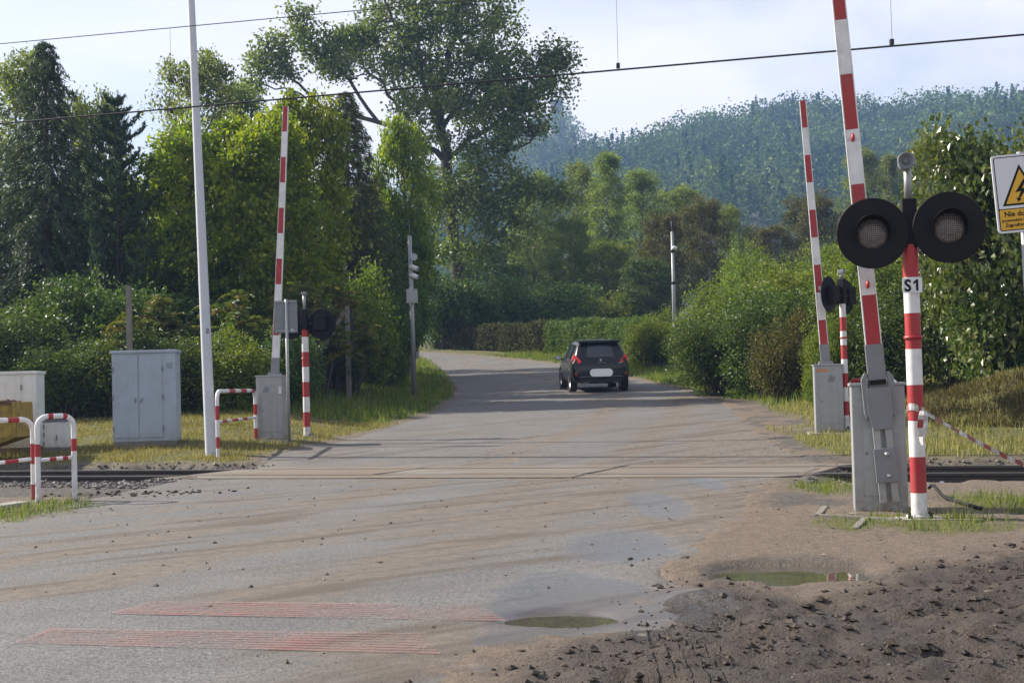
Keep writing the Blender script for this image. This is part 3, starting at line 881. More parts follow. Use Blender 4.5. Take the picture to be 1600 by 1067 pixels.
# tread ridges of a tyre print in the mud
mb = MB()
for k in range(6):
    off = 17 * k if k < 6 else -95 + 15 * k - 90
    y0p = 985 + 2 * (k % 6) if k < 6 else 1012
    a, b = W2(1010 + off, y0p), W2((1030 + 27 * k) if k < 6 else 900 + 19 * (k - 6), 1078)
    rr_ = random.Random(k); pts_ = []
    for i in range(40):
        f = i / 39; x0 = a[0] + (b[0] - a[0]) * f + rr_.uniform(-.006, .006); y0 = a[1] + (b[1] - a[1]) * f
        z0 = float(gz_at(np.array([x0]), np.array([y0]))[0])
        pts_.append((x0, y0, z0 + 0.002))
        if rr_.random() < 0.12 or i == 39:
            if len(pts_) > 2: mb.tube(pts_, [0.002] + [rr_.uniform(0.002, 0.005) for _ in pts_[2:]] + [0.002], 6)
            pts_ = []
tag(mb.build('tread_marks', M['clod']), 'tyre tread print pressed into the mud at the bottom edge', 'tyre print', kind='stuff')

def blades(name, x, y, h, w, mat, label, seed, lean=0.5):
    rg = np.random.default_rng(seed)
    n = len(x); z = gz_at(x, y) - 0.01
    an = rg.uniform(0, 6.28, n); dx, dy = np.cos(an) * w / 2, np.sin(an) * w / 2
    la = rg.uniform(0, 6.28, n); ll = h * lean * rg.random(n)
    p0 = np.stack([x - dx, y - dy, z], 1); p1 = np.stack([x + dx, y + dy, z], 1)
    p2 = np.stack([x + np.cos(la) * ll, y + np.sin(la) * ll, z + h], 1)
    Vv = np.stack([p0, p1, p2], 1).reshape(-1, 3)
    o = np_mesh(name, Vv, np.arange(3 * n).reshape(-1, 3), mat, rnd=rg.random(n))
    return tag(o, label, 'grass', kind='stuff')

def scatter_grass(x0, x1, y0, y1, n, seed, cond=None, thr=0.15):
    rg = np.random.default_rng(seed)
    x = rg.uniform(x0, x1, n); y = rg.uniform(y0, y1, n)
    ok = field_at(GM2, x, y) > rg.random(n) * 0.8 + thr
    if cond is not None: ok &= cond(x, y)
    clump = fbm(x * 1.7, y * 1.7, 3, seed + 30)
    ok &= clump > rg.random(n) * 0.75
    return x[ok], y[ok], clump[ok], rg
isleft = lambda x, y: (x < -1.0)
x, y, cl, rg = scatter_grass(-16, 0, 22, 34, 190000, 41, lambda x, y: field_at(SD2, x, y) > 0.05)
h = (0.03 + 0.08 * rg.random(len(x)) ** 1.5) * (0.5 + cl)
blades('mown_grass', x, y, h, 0.016, M['drygrass'], 'short mown grass strip in front of the left bushes', 42)
x, y, cl, rg = scatter_grass(2.5, 14, 19.5, 34, 110000, 43, lambda x, y: field_at(SD2, x, y) > 0.1)
h = (0.04 + 0.12 * rg.random(len(x)) ** 1.5) * (0.5 + cl)
blades('verge_grass', x, y, h, 0.016, M['drygrass'], 'dry grass verge around the far right barrier', 44)
x, y, cl, rg = scatter_grass(-10, 8, 10, 18.6, 130000, 45, lambda x, y: (rail_uv(x, y)[1] < -1.4))
h = (0.03 + 0.12 * rg.random(len(x)) ** 2) * (0.5 + cl)
blades('grass_tufts', x, y, h, 0.010, M['grass'], 'green grass tufts around the near posts', 46, 0.8)
x, y, cl, rg = scatter_grass(-8, 14, 34, 78, 160000, 47, lambda x, y: (field_at(SD2, x, y) > 0.05) & (field_at(SD2, x, y) < 7))
h = (0.08 + 0.22 * rg.random(len(x)) ** 1.5) * (0.5 + cl)
blades('roadside_grass', x, y, h, 0.03, M['grass'], 'green grass along the far bend of the road', 48)
x, y, cl, rg = scatter_grass(7, 13.5, 22.5, 29, 60000, 49, lambda x, y: ((x - 9.6) / 3) ** 2 + ((y - 25.6) / 2.3) ** 2 < 1.2)
h = (0.04 + 0.13 * rg.random(len(x)) ** 2) * (0.5 + cl)
blades('mound_weeds', x, y, h, 0.03, M['weed'], 'withered weeds covering the earth mound on the right', 50, 1.0)
# ------------------------------------------------------------------ vegetation
def leaf_quads(C, size, rg, up=0.35, aspect=0.62, droop=0.0, vert=None):
    """one folded rhombus per leaf centre"""
    n = len(C)
    if vert is None:
        d = rg.normal(size=(n, 3)); d[:, 2] -= droop
    else:
        d = vert
    d /= np.linalg.norm(d, axis=1)[:, None] + 1e-9
    nr = rg.normal(size=(n, 3)); nr[:, 2] += up
    s = np.cross(d, nr); s /= np.linalg.norm(s, axis=1)[:, None] + 1e-9
    nn = np.cross(s, d)
    L = (size * rg.uniform(0.7, 1.3, n))[:, None] if np.isscalar(size) else size[:, None]
    a = C - d * L * 0.5; b = C + d * L * 0.5
    m = C - d * L * 0.08 + nn * L * 0.1
    V = np.stack([a, m + s * L * aspect / 2, b, m - s * L * aspect / 2], 1).reshape(-1, 3)
    Fq = np.arange(4 * n).reshape(-1, 4)
    return V, Fq

def tube_np(P, R, n=5):
    """tapered tube through points P (k,3), radii R"""
    P = np.asarray(P, float); k = len(P)
    T = np.gradient(P, axis=0); T /= np.linalg.norm(T, axis=1)[:, None] + 1e-9
    a = np.array([0.3, 0.9, 0.1]); 
    N = np.cross(T, a); N /= np.linalg.norm(N, axis=1)[:, None] + 1e-9
    B = np.cross(T, N)
    th = np.arange(n) * 2 * np.pi / n
    V = P[:, None] + (N[:, None] * np.cos(th)[None, :, None] + B[:, None] * np.sin(th)[None, :, None]) * np.asarray(R)[:, None, None]
    i = np.arange(k - 1)[:, None] * n; j = np.arange(n)[None]
    Fq = np.stack([i + j, i + (j + 1) % n, i + n + (j + 1) % n, i + n + j], -1).reshape(-1, 4)
    return V.reshape(-1, 3), Fq

def join(parts):
    Vs, Fs, o = [], [], 0
    for V, Fq in parts:
        Vs.append(V); Fs.append(Fq + o); o += len(V)
    return np.concatenate(Vs), np.concatenate(Fs)

def bend(a, b, rg, k=5, sag=0.12, wob=0.06):
    a = np.array(a, float); b = np.array(b, float)
    t = np.linspace(0, 1, k)[:, None]
    L = np.linalg.norm(b - a)
    P = a + (b - a) * t
    P[:, 2] += np.sin(t[:, 0] * np.pi) * -sag * L
    P[1:-1] += rg.normal(size=(k - 2, 3)) * wob * L
    return P

PROTO = {}
def proto(key, V, Fq, rnd, mat, woodV, woodF, wmat):
    c = np_mesh('crown', V, Fq, M[mat], rnd=rnd); cm = c.data; bpy.data.objects.remove(c)
    wm = None
    if woodV is not None:
        w = np_mesh('trunk', woodV, woodF, M[wmat], smooth=True); wm = w.data; bpy.data.objects.remove(w)
    PROTO[key] = (cm, wm)

def clump_rnd(n_cl, per, rg, spread=0.5):
    return np.clip(np.repeat(rg.random(n_cl), per) * spread + rg.random(n_cl * per) * (1 - spread), 0, 1)

def lobed_tree(key, mat, seed, Hh=1.0, R=0.4, trunk_h=0.25, lobes=12, cl=30, per=34, leaf=0.016, rc=0.055, profile=None, lean=0.0, wood='bark', tr=0.018, zmin=None, up=0.4, lobe_r=0.14, asp=0.62):
    """unit-height tree: trunk, limbs to lobes, twigs to leaf clumps"""
    rg = np.random.default_rng(seed)
    profile = profile or (lambda z: math.sqrt(max(0.0, 1 - ((z - 0.6) / 0.42) ** 2)))
    zmin = trunk_h if zmin is None else zmin
    wood_parts = []
    Pt = np.array([(lean * z + 0.012 * math.sin(9 * z + seed), 0.012 * math.cos(7 * z + seed), z) for z in np.linspace(-0.03, 0.9, 9)])
    wood_parts.append(tube_np(Pt, np.linspace(tr, tr * 0.15, 9), 8))
    C = []
    for i in range(lobes):
        z = zmin + (1 - zmin) * ((i + 0.5) / lobes) ** 0.85
        z = min(z, 0.94)
        ang = i * 2.399 + rg.uniform(-0.5, 0.5)
        rr = R * profile(z) * rg.uniform(0.45, 0.85)
        c = np.array([rr * math.cos(ang) + lean * z, rr * math.sin(ang), z])
        lr = lobe_r * rg.uniform(0.75, 1.25) * (0.55 + 0.6 * profile(z))
        zb = max(0.02, z - rr * rg.uniform(0.5, 1.0) - 0.05)
        k0 = np.array([np.interp(zb, Pt[:, 2], Pt[:, 0]), np.interp(zb, Pt[:, 2], Pt[:, 1]), zb])
        P = bend(k0, c, rg, 5, 0.06, 0.04)
        wood_parts.append(tube_np(P, np.linspace(tr * 0.42, tr * 0.10, 5), 5))
        d = rg.normal(size=(cl, 3)); d /= np.linalg.norm(d, axis=1)[:, None]
        q = c + d * lr * (rg.random(cl)[:, None] ** 0.45) * np.array([1, 1, 0.85])
        q[:, 2] = np.maximum(q[:, 2], zmin * 0.5)
        for j in range(0, cl, 4):
            wood_parts.append(tube_np(np.array([P[-1 - (j % 2)], (P[-1] + q[j]) / 2 + rg.normal(size=3) * 0.008, q[j]]), [tr * 0.08, tr * 0.05, tr * 0.02], 3))
        C.append(q)
    C = np.concatenate(C); n = len(C)
    g = rg.normal(size=(n, per, 3)) * rc * 0.55
    g[..., 2] *= 0.7
    L = (C[:, None] + g).reshape(-1, 3)
    V, Fq = leaf_quads(L, leaf, rg, up, asp)
    wV, wF = join(wood_parts)
    proto(key, V, Fq, clump_rnd(n, per, rg), mat, wV, wF, wood)

def bush(key, mat, seed, n_cl=420, per=34, leaf=0.035, rc=0.10, wood='barkdark', lobes=9, boxy=0.0, asp=0.62):
    """unit bush: radius ~0.5 in x and y, height 1, foliage down to the ground"""
    rg = np.random.default_rng(seed)
    cs = [(0, 0, 0.42, 0.42, 0.5)]
    for i in range(lobes):
        a = i * 2.399 + rg.uniform(-.4, .4); r = rg.uniform(0.14, 0.34)
        z = rg.uniform(0.2, 0.72); s = rg.uniform(0.16, 0.27)
        cs.append((r * math.cos(a), r * math.sin(a), z, s, s * 1.1))
    cs = np.array(cs)
    pick = rg.integers(0, len(cs), n_cl)
    d = rg.normal(size=(n_cl, 3)); d /= np.linalg.norm(d, axis=1)[:, None]
    rr = rg.random(n_cl)[:, None] ** 0.28
    q = cs[pick, :3] + d * rr * np.stack([cs[pick, 3], cs[pick, 3], cs[pick, 4]], 1)
    if boxy:
        q = rg.uniform(-0.5, 0.5, (n_cl, 3)); f = rg.integers(0, 5, n_cl)
        q[f == 0, 2] = 0.5; q[f == 1, 0] = 0.5; q[f == 2, 0] = -0.5; q[f == 3, 1] = 0.5; q[f == 4, 1] = -0.5
        q[:, 2] += 0.5
        q += rg.normal(size=q.shape) * 0.012
    q[:, 2] = np.abs(q[:, 2])
    if not boxy:
        q[:, 2] *= np.where(q[:, 2] > 0.97, 0.97, 1)
    g = rg.normal(size=(n_cl, per, 3)) * rc * (0.5 if not boxy else 0.35)
    L = (q[:, None] + g).reshape(-1, 3); L[:, 2] = np.abs(L[:, 2])
    V, Fq = leaf_quads(L, leaf, rg, 0.5, asp)
    wp = []
    for j in range(0, n_cl, max(1, n_cl // 60)):
        a = rg.uniform(0, 6.28); b0 = np.array([0.10 * math.cos(a), 0.10 * math.sin(a), -0.03]) if not boxy else np.array([q[j, 0] * .8, q[j, 1] * 0.6, -0.03])
        wp.append(tube_np(bend(b0, q[j], rg, 4, -0.05, 0.03), [0.012, 0.009, 0.006, 0.003], 4))
    wV, wF = join(wp)
    proto(key, V, Fq, clump_rnd(n_cl, per, rg), mat, wV, wF, wood)

def conifer(key, mat, seed, R=0.22, levels=34, per_level=7, sprays=16, needles=11, nl=0.020, droop=0.35, upturn=0.0, hang=1.0, start=0.06, thin=0.16, wood='barkdark', irregular=0.25):
    """unit-height conifer: whorled branches carrying needle sprays"""
    rg = np.random.default_rng(seed)
    wp = [tube_np(np.array([(0, 0, z) for z in np.linspace(-0.02, 0.99, 6)]), np.linspace(0.017, 0.002, 6), 7)]
    C = []; D = []
    for i in range(levels):
        z = start + (0.985 - start) * (i / (levels - 1)) ** 0.9
        for j in range(per_level):
            a = i * 1.1 + j * 6.283 / per_level + rg.uniform(-.35, .35)
            ln = R * (1 - z) ** 0.72 * rg.uniform(1 - irregular, 1 + irregular) + 0.012
            t = np.linspace(0, 1, 5)
            P = np.stack([np.cos(a) * ln * t, np.sin(a) * ln * t, z - droop * ln * t ** 1.4 + upturn * ln * t ** 2.2], 1)
            wp.append(tube_np(P, np.linspace(0.0042 * (1.1 - z), 0.0008, 5), 3))
            ns = max(3, int(sprays * (ln / R) + 2))
            tt = rg.uniform(0.15, 1.0, ns)
            pos = np.stack([np.interp(tt, t, P[:, k]) for k in range(3)], 1)
            od = np.array([math.cos(a), math.sin(a), 0])
            side = np.cross(od, [0, 0, 1])
            for p_ in pos:
                sd = od * rg.uniform(0.2, 0.9) + side * rg.uniform(-0.9, 0.9) + np.array([0, 0, -hang * rg.uniform(0.3, 1.1) + upturn * 1.2])
                sd /= np.linalg.norm(sd)
                sl = 0.05 * rg.uniform(0.5, 1.1) * (0.5 + 0.8 * (1 - z))
                u_ = rg.random(needles)[:, None]
                C.append(p_ + sd * sl * u_ + rg.normal(size=(needles, 3)) * 0.0028)
                D.append(sd + rg.normal(size=(needles, 3)) * 0.55)
    C = np.concatenate(C); D = np.concatenate(D)
    V, Fq = leaf_quads(C, nl, rg, 0.2, thin, vert=D)
    wV, wF = join(wp)
    n = len(C) // needles
    proto(key, V, Fq, clump_rnd(n, needles, rg), mat, wV, wF, wood)

def sumac(key, mat, seed, stems=34, fronds=9, pairs=9):
    """unit shrub of arching stems with feather leaves"""
    rg = np.random.default_rng(seed)
    wp = []; C = []; D = []; S = []
    for i in range(stems):
        a = rg.uniform(0, 6.28); r = 0.45 * math.sqrt(rg.random()); hgt = rg.uniform(0.45, 0.86) * (1 - 0.4 * (r / 0.45) ** 2)
        top = np.array([r * math.cos(a), r * math.sin(a), hgt])
        wp.append(tube_np(bend([top[0] * .6, top[1] * .6, -0.03], top, rg, 4, 0, 0.02), [0.010, 0.008, 0.007, 0.005], 4))
        for f in range(fronds):
            b = f * 2.399 + rg.uniform(-.3, .3); el = rg.uniform(0.15, 0.9)
            dr = np.array([math.cos(b) * math.cos(el), math.sin(b) * math.cos(el), math.sin(el)])
            ln = rg.uniform(0.14, 0.24); t = np.linspace(0, 1, pairs + 1)
            zoff = -0.12 * t ** 2 * ln / 0.2
            start = top - np.array([0, 0, rg.uniform(0, 0.35) * hgt])
            P = start + dr * ln * t[:, None]; P[:, 2] += zoff
            sd = np.cross(dr, [0, 0, 1]); sd /= np.linalg.norm(sd) + 1e-9
            for k in range(1, pairs + 1):
                for s in (-1, 1):
                    ld = sd * s + dr * 0.45 + np.array([0, 0, -0.3]); ld /= np.linalg.norm(ld)
                    ll = 0.062 * math.sin(math.pi * (0.15 + 0.8 * k / pairs)) + 0.012
                    C.append(P[k] + ld * ll * 0.5); D.append(ld); S.append(ll)
    C = np.array(C); D = np.array(D); S = np.array(S)
    V, Fq = leaf_quads(C, S, rg, 1.6, 0.32, vert=D)
    wV, wF = join(wp)
    n = stems * fronds
    proto(key, V, Fq, clump_rnd(n, 2 * pairs, rg, 0.7), mat, wV, wF, 'barkdark')

lobed_tree('mapleA', 'l_maple', 11, R=0.27, lobes=30, cl=22, per=34, leaf=0.017, rc=0.042, trunk_h=0.16, lobe_r=0.095, asp=0.8)
lobed_tree('mapleB', 'l_maple', 12, R=0.24, lobes=30, cl=22, per=34, leaf=0.017, rc=0.042, trunk_h=0.10, lobe_r=0.090, asp=0.8)
lobed_tree('broad', 'l_mid', 13, R=0.30, lobes=28, cl=22, per=34, leaf=0.017, rc=0.044, trunk_h=0.16, lobe_r=0.105)
lobed_tree('broadB', 'l_dark', 19, R=0.30, lobes=28, cl=22, per=34, leaf=0.018, rc=0.045, trunk_h=0.10, lobe_r=0.105)
lobed_tree('brown', 'l_brown', 14, R=0.26, lobes=24, cl=22, per=34, leaf=0.018, rc=0.045, trunk_h=0.16, lobe_r=0.105)
_col = lambda z: (max(0.0, min(1.0, (1.02 - z) * 3.2)) * min(1.0, 0.35 + z * 2.2)) ** 0.6
lobed_tree('poplarA', 'l_pale', 15, R=0.11, lobes=30, cl=18, per=32, leaf=0.012, rc=0.030, trunk_h=0.10, profile=_col, lobe_r=0.055, tr=0.012)
lobed_tree('poplarB', 'l_pale', 16, R=0.14, lobes=30, cl=18, per=32, leaf=0.012, rc=0.032, trunk_h=0.12, profile=_col, lobe_r=0.062, tr=0.012)
lobed_tree('willow', 'l_pale', 17, R=0.18, lobes=30, cl=18, per=30, leaf=0.013, rc=0.034, trunk_h=0.15, lobe_r=0.070, tr=0.012)
conifer('larch', 'l_larch', 21, R=0.26, levels=40, per_level=7, sprays=22, needles=12, nl=0.020, droop=0.10, hang=0.9, start=0.22)
conifer('spruce', 'l_spruce', 22, R=0.26, levels=40, per_level=8, sprays=15, needles=10, nl=0.021, droop=0.45, hang=1.3, start=0.10)
conifer('pine', 'l_pine', 23, R=0.27, levels=20, per_level=6, sprays=20, needles=13, nl=0.026, droop=0.0, upturn=0.55, hang=-0.4, start=0.12, irregular=0.45)
bush('bushA', 'l_dark', 31, 520, 36, 0.034, 0.085)
bush('bushB', 'l_mid', 32, 520, 36, 0.034, 0.085)
bush('bushC', 'l_dark', 33, 620, 36, 0.026, 0.075, lobes=14)
bush('bushM', 'l_mid', 35, 620, 36, 0.024, 0.075, lobes=14)
bush('bushL', 'l_gloss', 34, 620, 32, 0.030, 0.085, lobes=13, asp=0.75)
bush('bushBrown', 'l_brown', 36, 420, 36, 0.030, 0.09)
sumac('sumac', 'l_sumac', 39)

def put(key, name, label, cat, x, y, hgt, width, group=None, rz=0.0, depth=None, unit_r=None, z=None):
    """copy of a prototype standing on the ground; width is the full crown width in metres"""
    cm, wm = PROTO[key]
    ur = unit_r if unit_r else 0.5
    sx = width / (2 * ur); sy = (depth if depth else width) / (2 * ur)
    zz = hz(x, y) - 0.05 if z is None else z
    t = thing(name, label, cat, (x, y, zz), 0.0, group)
    c = bpy.data.objects.new('crown' if cat == 'tree' else 'foliage', cm); link(c, t)
    c.scale = (sx, sy, hgt)
    c.rotation_euler = (0, 0, rz)
    if wm is not None:
        w = bpy.data.objects.new('trunk' if cat == 'tree' else 'stems', wm); link(w, t)
        w.scale = (sx, sy, hgt); w.rotation_euler = (0, 0, rz)
    return t

def plant(key, name, label, cat, px, py_top, d, wpx, group=None, rz=0.0, depth=None, unit_r=None, sq=1.0):
    """stand it at depth d where photo column px is, as tall and wide as the photo shows it"""
    a = at(px, py_top, d)
    z0 = hz(a.x, d)
    # the column leans with the camera roll: use the base point straight below the top
    return put(key, name, label, cat, a.x, d, a.z - z0 + 0.05, wpx * d / F, group, rz, depth, unit_r)

UR = {'mapleA': .31, 'mapleB': .28, 'broad': .35, 'broadB': .35, 'brown': .31, 'poplarA': .14, 'poplarB': .17, 'willow': .21, 'larch': .26, 'spruce': .27, 'pine': .26}
G_L = 'trees behind the left verge'; G_B = 'trees far behind the bend'; G_S = 'shrubs along the left verge'; G_R = 'shrubs along the right verge'
TREES = [
    # key, name, label, x, top y, depth, width px, rz
    ('spruce', 'spruce_tree', 'tall dark drooping conifer at the left edge of the picture', 70, 60, 44, 330, 0.3),
    ('spruce', 'spruce_tree', 'dark drooping conifer half cut off by the left picture edge', -60, 150, 46, 300, 1.9),
    ('willow', 'poplar_tree', 'pale green tree peeping out behind the conifer at the far left', 25, 80, 62, 190, 0.8),
    ('broad', 'leafy_tree', 'loose grey green tree between the two dark conifers', 140, 150, 56, 150, 0.4),
    ('pine', 'pine_tree', 'bluish dark pine with upright leader left of the white pole', 180, 158, 43, 230, 2.2),
    ('willow', 'poplar_tree', 'tall pale tree rising behind the white pole', 305, 78, 66, 170, 1.1),
    ('poplarB', 'poplar_tree', 'pale narrow tree just left of the far left barrier boom', 375, 125, 70, 120, 2.3),
    ('mapleA', 'maple_tree', 'bright yellow green maple behind the white pole', 300, 205, 44, 250, 0.2),
    ('mapleB', 'maple_tree', 'yellow green maple directly behind the far left boom', 415, 182, 43, 230, 1.4),
    ('mapleB', 'maple_tree', 'upright green maple between the boom and the larch', 475, 150, 47, 170, 2.6),
    ('larch', 'larch_tree', 'grey green larch with drooping twigs right of the far left boom', 540, 140, 53, 215, 0.9),
    ('mapleA', 'maple_tree', 'dark maple between the larch and the big poplar trunk', 628, 188, 60, 120, 3.4),
    ('broadB', 'leafy_tree', 'dark spreading tree behind the camera mast', 610, 330, 60, 170, 0.4),
    ('poplarA', 'poplar_tree', 'slender pale poplar, tallest of the row behind the car', 947, 232, 105, 78, 0.2),
    ('poplarB', 'poplar_tree', 'pale poplar left of the tallest poplar behind the car', 905, 250, 108, 80, 1.3),
    ('poplarB', 'poplar_tree', 'pale poplar just right of the tallest poplar behind the car', 1000, 262, 112, 90, 2.1),
    ('willow', 'poplar_tree', 'broad pale tree closing the right end of the poplar row', 1055, 290, 114, 110, 0.6),
    ('broad', 'leafy_tree', 'bright round green tree under the big poplar bough', 888, 338, 100, 90, 0.3),
    ('brown', 'leafy_tree', 'yellowish tree behind the far right mast', 1035, 335, 92, 90, 1.0),
    ('brown', 'leafy_tree', 'brownish round tree right of the far right mast', 1098, 312, 96, 100, 2.0),
    ('willow', 'leafy_tree', 'silvery tree right of the brownish round tree', 1140, 318, 100, 66, 2.9),
    ('brown', 'leafy_tree', 'low rusty tree at the foot of the wooded hill', 1195, 355, 104, 120, 0.5),
    ('brown', 'leafy_tree', 'large rusty brown tree seen behind the far right boom', 1272, 305, 108, 120, 3.0),
    ('poplarB', 'poplar_tree', 'pale poplar behind the near boom', 1345, 228, 130, 84, 0.1),
    ('poplarA', 'poplar_tree', 'small pale poplar between near boom and signal bell', 1388, 236, 134, 60, 1.9),
    ('poplarB', 'poplar_tree', 'tall pale poplar right of the signal bell', 1448, 212, 128, 90, 2.5),
    ('poplarA', 'poplar_tree', 'tall pale poplar farthest to the right', 1492, 206, 132, 70, 0.9),
    ('broadB', 'leafy_tree', 'dark green tree in the middle distance left of the hedge', 760, 385, 102, 170, 0.8),
    ('broad', 'leafy_tree', 'green tree behind the shaded hedge and the car', 945, 380, 102, 150, 2.2),
    ('broadB', 'leafy_tree', 'dark tree behind the bright hedge', 1010, 405, 90, 110, 1.2),
    ('broad', 'leafy_tree', 'dim green tree below the big poplar crown', 838, 350, 108, 130, 3.2),
    ('willow', 'leafy_tree', 'thin grey tree under the castle hill', 830, 268, 100, 110, 0.9),
    ('mapleA', 'leafy_tree', 'wide green tree behind the maples on the left', 380, 230, 58, 260, 4.0),
    ('broadB', 'leafy_tree', 'dark tree filling the wood behind the grey cabinet', 230, 290, 50, 240, 2.0),
    ('broadB', 'leafy_tree', 'dark tree filling the wood behind the left railing', 60, 300, 52, 300, 5.0),
    ('broadB', 'leafy_tree', 'dark tree in the wood behind the larch', 560, 300, 62, 240, 3.0),
]
for (k, nm, lab, px, pt, d, w, rz_) in TREES:
    plant(k, nm, lab, 'tree', px, pt, d, w, G_L if d < 75 and px < 760 else G_B, rz_, unit_r=UR[k])

SHRUBS = [
    # key, label, x, top y, depth, width, depth metres, group
    ('bushA', 'dark ivy covered shrub at the left edge behind the white cabinet', 0, 470, 36.0, 200, G_S),
    ('bushC', 'dark shrub behind the small cabinet', 110, 520, 35.0, 180, G_S),
    ('bushA', 'tall dark shrub left of the big grey cabinet', 90, 420, 38.0, 230, G_S),
    ('bushC', 'dark shrub right behind the big grey cabinet', 240, 500, 35.0, 200, G_S),
    ('bushB', 'leafy shrub just right of the white pole base', 350, 505, 35.0, 150, G_S),
    ('bushC', 'dark shrub behind the far left barrier box', 435, 510, 37.0, 150, G_S),
    ('bushC', 'low dark shrub around the leaning concrete post', 515, 530, 45.0, 110, G_S),
    ('bushC', 'dark shrub between concrete post and camera mast', 585, 425, 52.0, 110, G_S),
    ('bushB', 'grey green shrub above the concrete post', 530, 405, 48.0, 170, G_S),
    ('bushC', 'low dark shrub at the foot of the camera mast', 608, 535, 53.0, 60, G_S),
    ('bushA', 'dark shrub on the inner side of the bend', 615, 440, 58.0, 90, G_S),
    ('bushA', 'dark shrub filling the gap behind the sumacs', 300, 395, 43.0, 300, G_S),
    ('bushC', 'dark shrub left of the sumacs', 150, 410, 39.0, 220, G_S),
    ('bushA', 'dark shade filled shrub at the end of the bend', 700, 412, 86.0, 120, G_B),
    ('bushC', 'dark shrub above the left end of the hedge', 765, 420, 87.5, 140, G_B),
    ('bushA', 'dark shrub above the middle of the hedge', 855, 430, 88.0, 150, G_B),
    ('bushB', 'green shrub above the right end of the hedge', 960, 445, 92.0, 130, G_B),
    ('bushB', 'sunlit vine shrub between hedge and far right mast', 1015, 478, 60.0, 90, G_R),
    ('bushM', 'broad shrub right of the far right mast', 1130, 425, 46.0, 190, G_R),
    ('bushC', 'very dark shrub overhanging the right road edge', 1118, 475, 40.0, 170, G_R),
    ('bushC', 'dark shrub left of the far right barrier', 1205, 430, 38.0, 180, G_R),
    ('bushM', 'yellowish green shrub behind the far right boom', 1265, 395, 40.0, 200, G_R),
    ('bushM', 'tall mixed shrub behind the near boom', 1370, 360, 38.0, 240, G_R),
    ('bushBrown', 'brown twiggy shrub below the far right boom', 1225, 470, 35.5, 110, G_R),
    ('bushM', 'leafy vine shrub behind the far right barrier box', 1295, 480, 32.0, 110, G_R),
    ('bushC', 'dark shrub behind the striped signal post', 1400, 440, 31.5, 190, G_R),
    ('bushL', 'tall glossy leaved shrub at the right picture edge', 1580, 158, 29.0, 300, G_R),
    ('bushL', 'glossy leaved shrub under the right signal disc', 1490, 360, 30.5, 150, G_R),
    ('bushC', 'dark shrub foot below the yellow warning sign', 1570, 420, 28.8, 200, G_R),
    ('bushM', 'ivy mound shrub at the foot of the rusty trees', 1170, 372, 60.0, 130, G_R),
    ('bushM', 'green shrub under the large rusty tree', 1240, 385, 55.0, 150, G_R),
    ('bushM', 'green shrub behind the near boom and signal discs', 1330, 345, 52.0, 180, G_R),
]
for i, (k, lab, px, pt, d, w, g) in enumerate(SHRUBS):
    plant(k, 'shrub', lab, 'shrub', px, pt, d, w, g, i * 1.37, unit_r=0.47)
for i, (lab, px, pt, d, w) in enumerate([
        ('feathery sumac left of the white pole', 255, 425, 38.0, 170), ('feathery sumac right of the white pole', 365, 418, 38.0, 160),
        ('feathery sumac behind the far left boom', 465, 405, 41.0, 150), ('feathery sumac above the big grey cabinet', 190, 450, 35.0, 130),
        ('sumac with orange tips right of the far left boom', 520, 400, 44.0, 130)]):
    plant('sumac', 'sumac_shrub', lab, 'shrub', px, pt, d, w, 'sumac shrubs', i * 0.9, unit_r=0.5)

# clipped hedge on the outer side of the bend
def hedge(key, lab, p0, p1, top_px, group='clipped hedges by the bend', dep=1.2):
    a = ground(*p0); b = ground(*p1)
    a.y += 0.6; b.y += 0.6
    c = (a + b) / 2
    L = (b.xy - a.xy).length
    z0 = min(hz(a.x, a.y), hz(b.x, b.y))
    zt = at((p0[0] + p1[0]) / 2, top_px, c.y).z
    H_ = zt - hz(c.x, c.y) + 0.1
    t = thing('hedge', lab, 'hedge', (c.x, c.y, hz(c.x, c.y) - 0.1), math.atan2(b.y - a.y, b.x - a.x), group)
    rg = np.random.default_rng(int(p0[0]))
    n = int(150 * L * (H_ + 0.6)); per = 16
    q = rg.uniform(-0.5, 0.5, (n, 3)); f = rg.integers(0, 8, n)
    q[f <= 1, 2] = 0.5; q[(f >= 2) & (f <= 5), 1] = -0.5; q[f == 6, 0] = np.sign(q[f == 6, 0]) * 0.5
    q[:, 2] += 0.5
    q = q * np.array([L, dep, H_]) + rg.normal(size=(n, 3)) * 0.05
    bulge = 1 + 0.10 * np.sin(q[:, 0] * 2.1 + p0[0])
    q[:, 2] *= bulge; q[:, 1] *= bulge
    g = rg.normal(size=(n, per, 3)) * 0.07
    Lf = (q[:, None] + g).reshape(-1, 3); Lf[:, 2] = np.abs(Lf[:, 2])
    V, Fq = leaf_quads(Lf, 0.085, rg, 0.5, 0.7)
    np_mesh('foliage', V, Fq, M['l_hedge' if key == 'hedge' else 'l_redhedge'], rnd=clump_rnd(n, per, rg), parent=t)
    wp = [tube_np(bend((x_, 0, -0.1), (x_ + rg.uniform(-.3, .3), rg.uniform(-.3, .3), H_ * 0.8), rg, 4, 0, 0.03), [0.03, 0.025, 0.018, 0.01], 5) for x_ in np.arange(-L / 2 + 0.3, L / 2 - 0.2, 0.6)]
    wV, wF = join(wp)
    o = np_mesh('stems', wV, wF, M['barkdark'], smooth=True, parent=t); o['kind'] = 'stuff'
hedge('hedgeDark', 'shaded clipped hedge at the far left end of the bend', (694, 545), (790, 549), 516)
hedge('hedgeDark', 'shaded reddish clipped hedge left of the car', (790, 549), (872, 553), 511)
hedge('hedge', 'clipped hedge directly behind the car roof', (872, 553), (925, 557), 508)
hedge('hedge', 'clipped hedge just right of the car roof', (925, 557), (985, 562), 507)
hedge('hedge', 'sunlit clipped hedge end below the far right mast', (987, 562), (1048, 570), 506, dep=1.8)

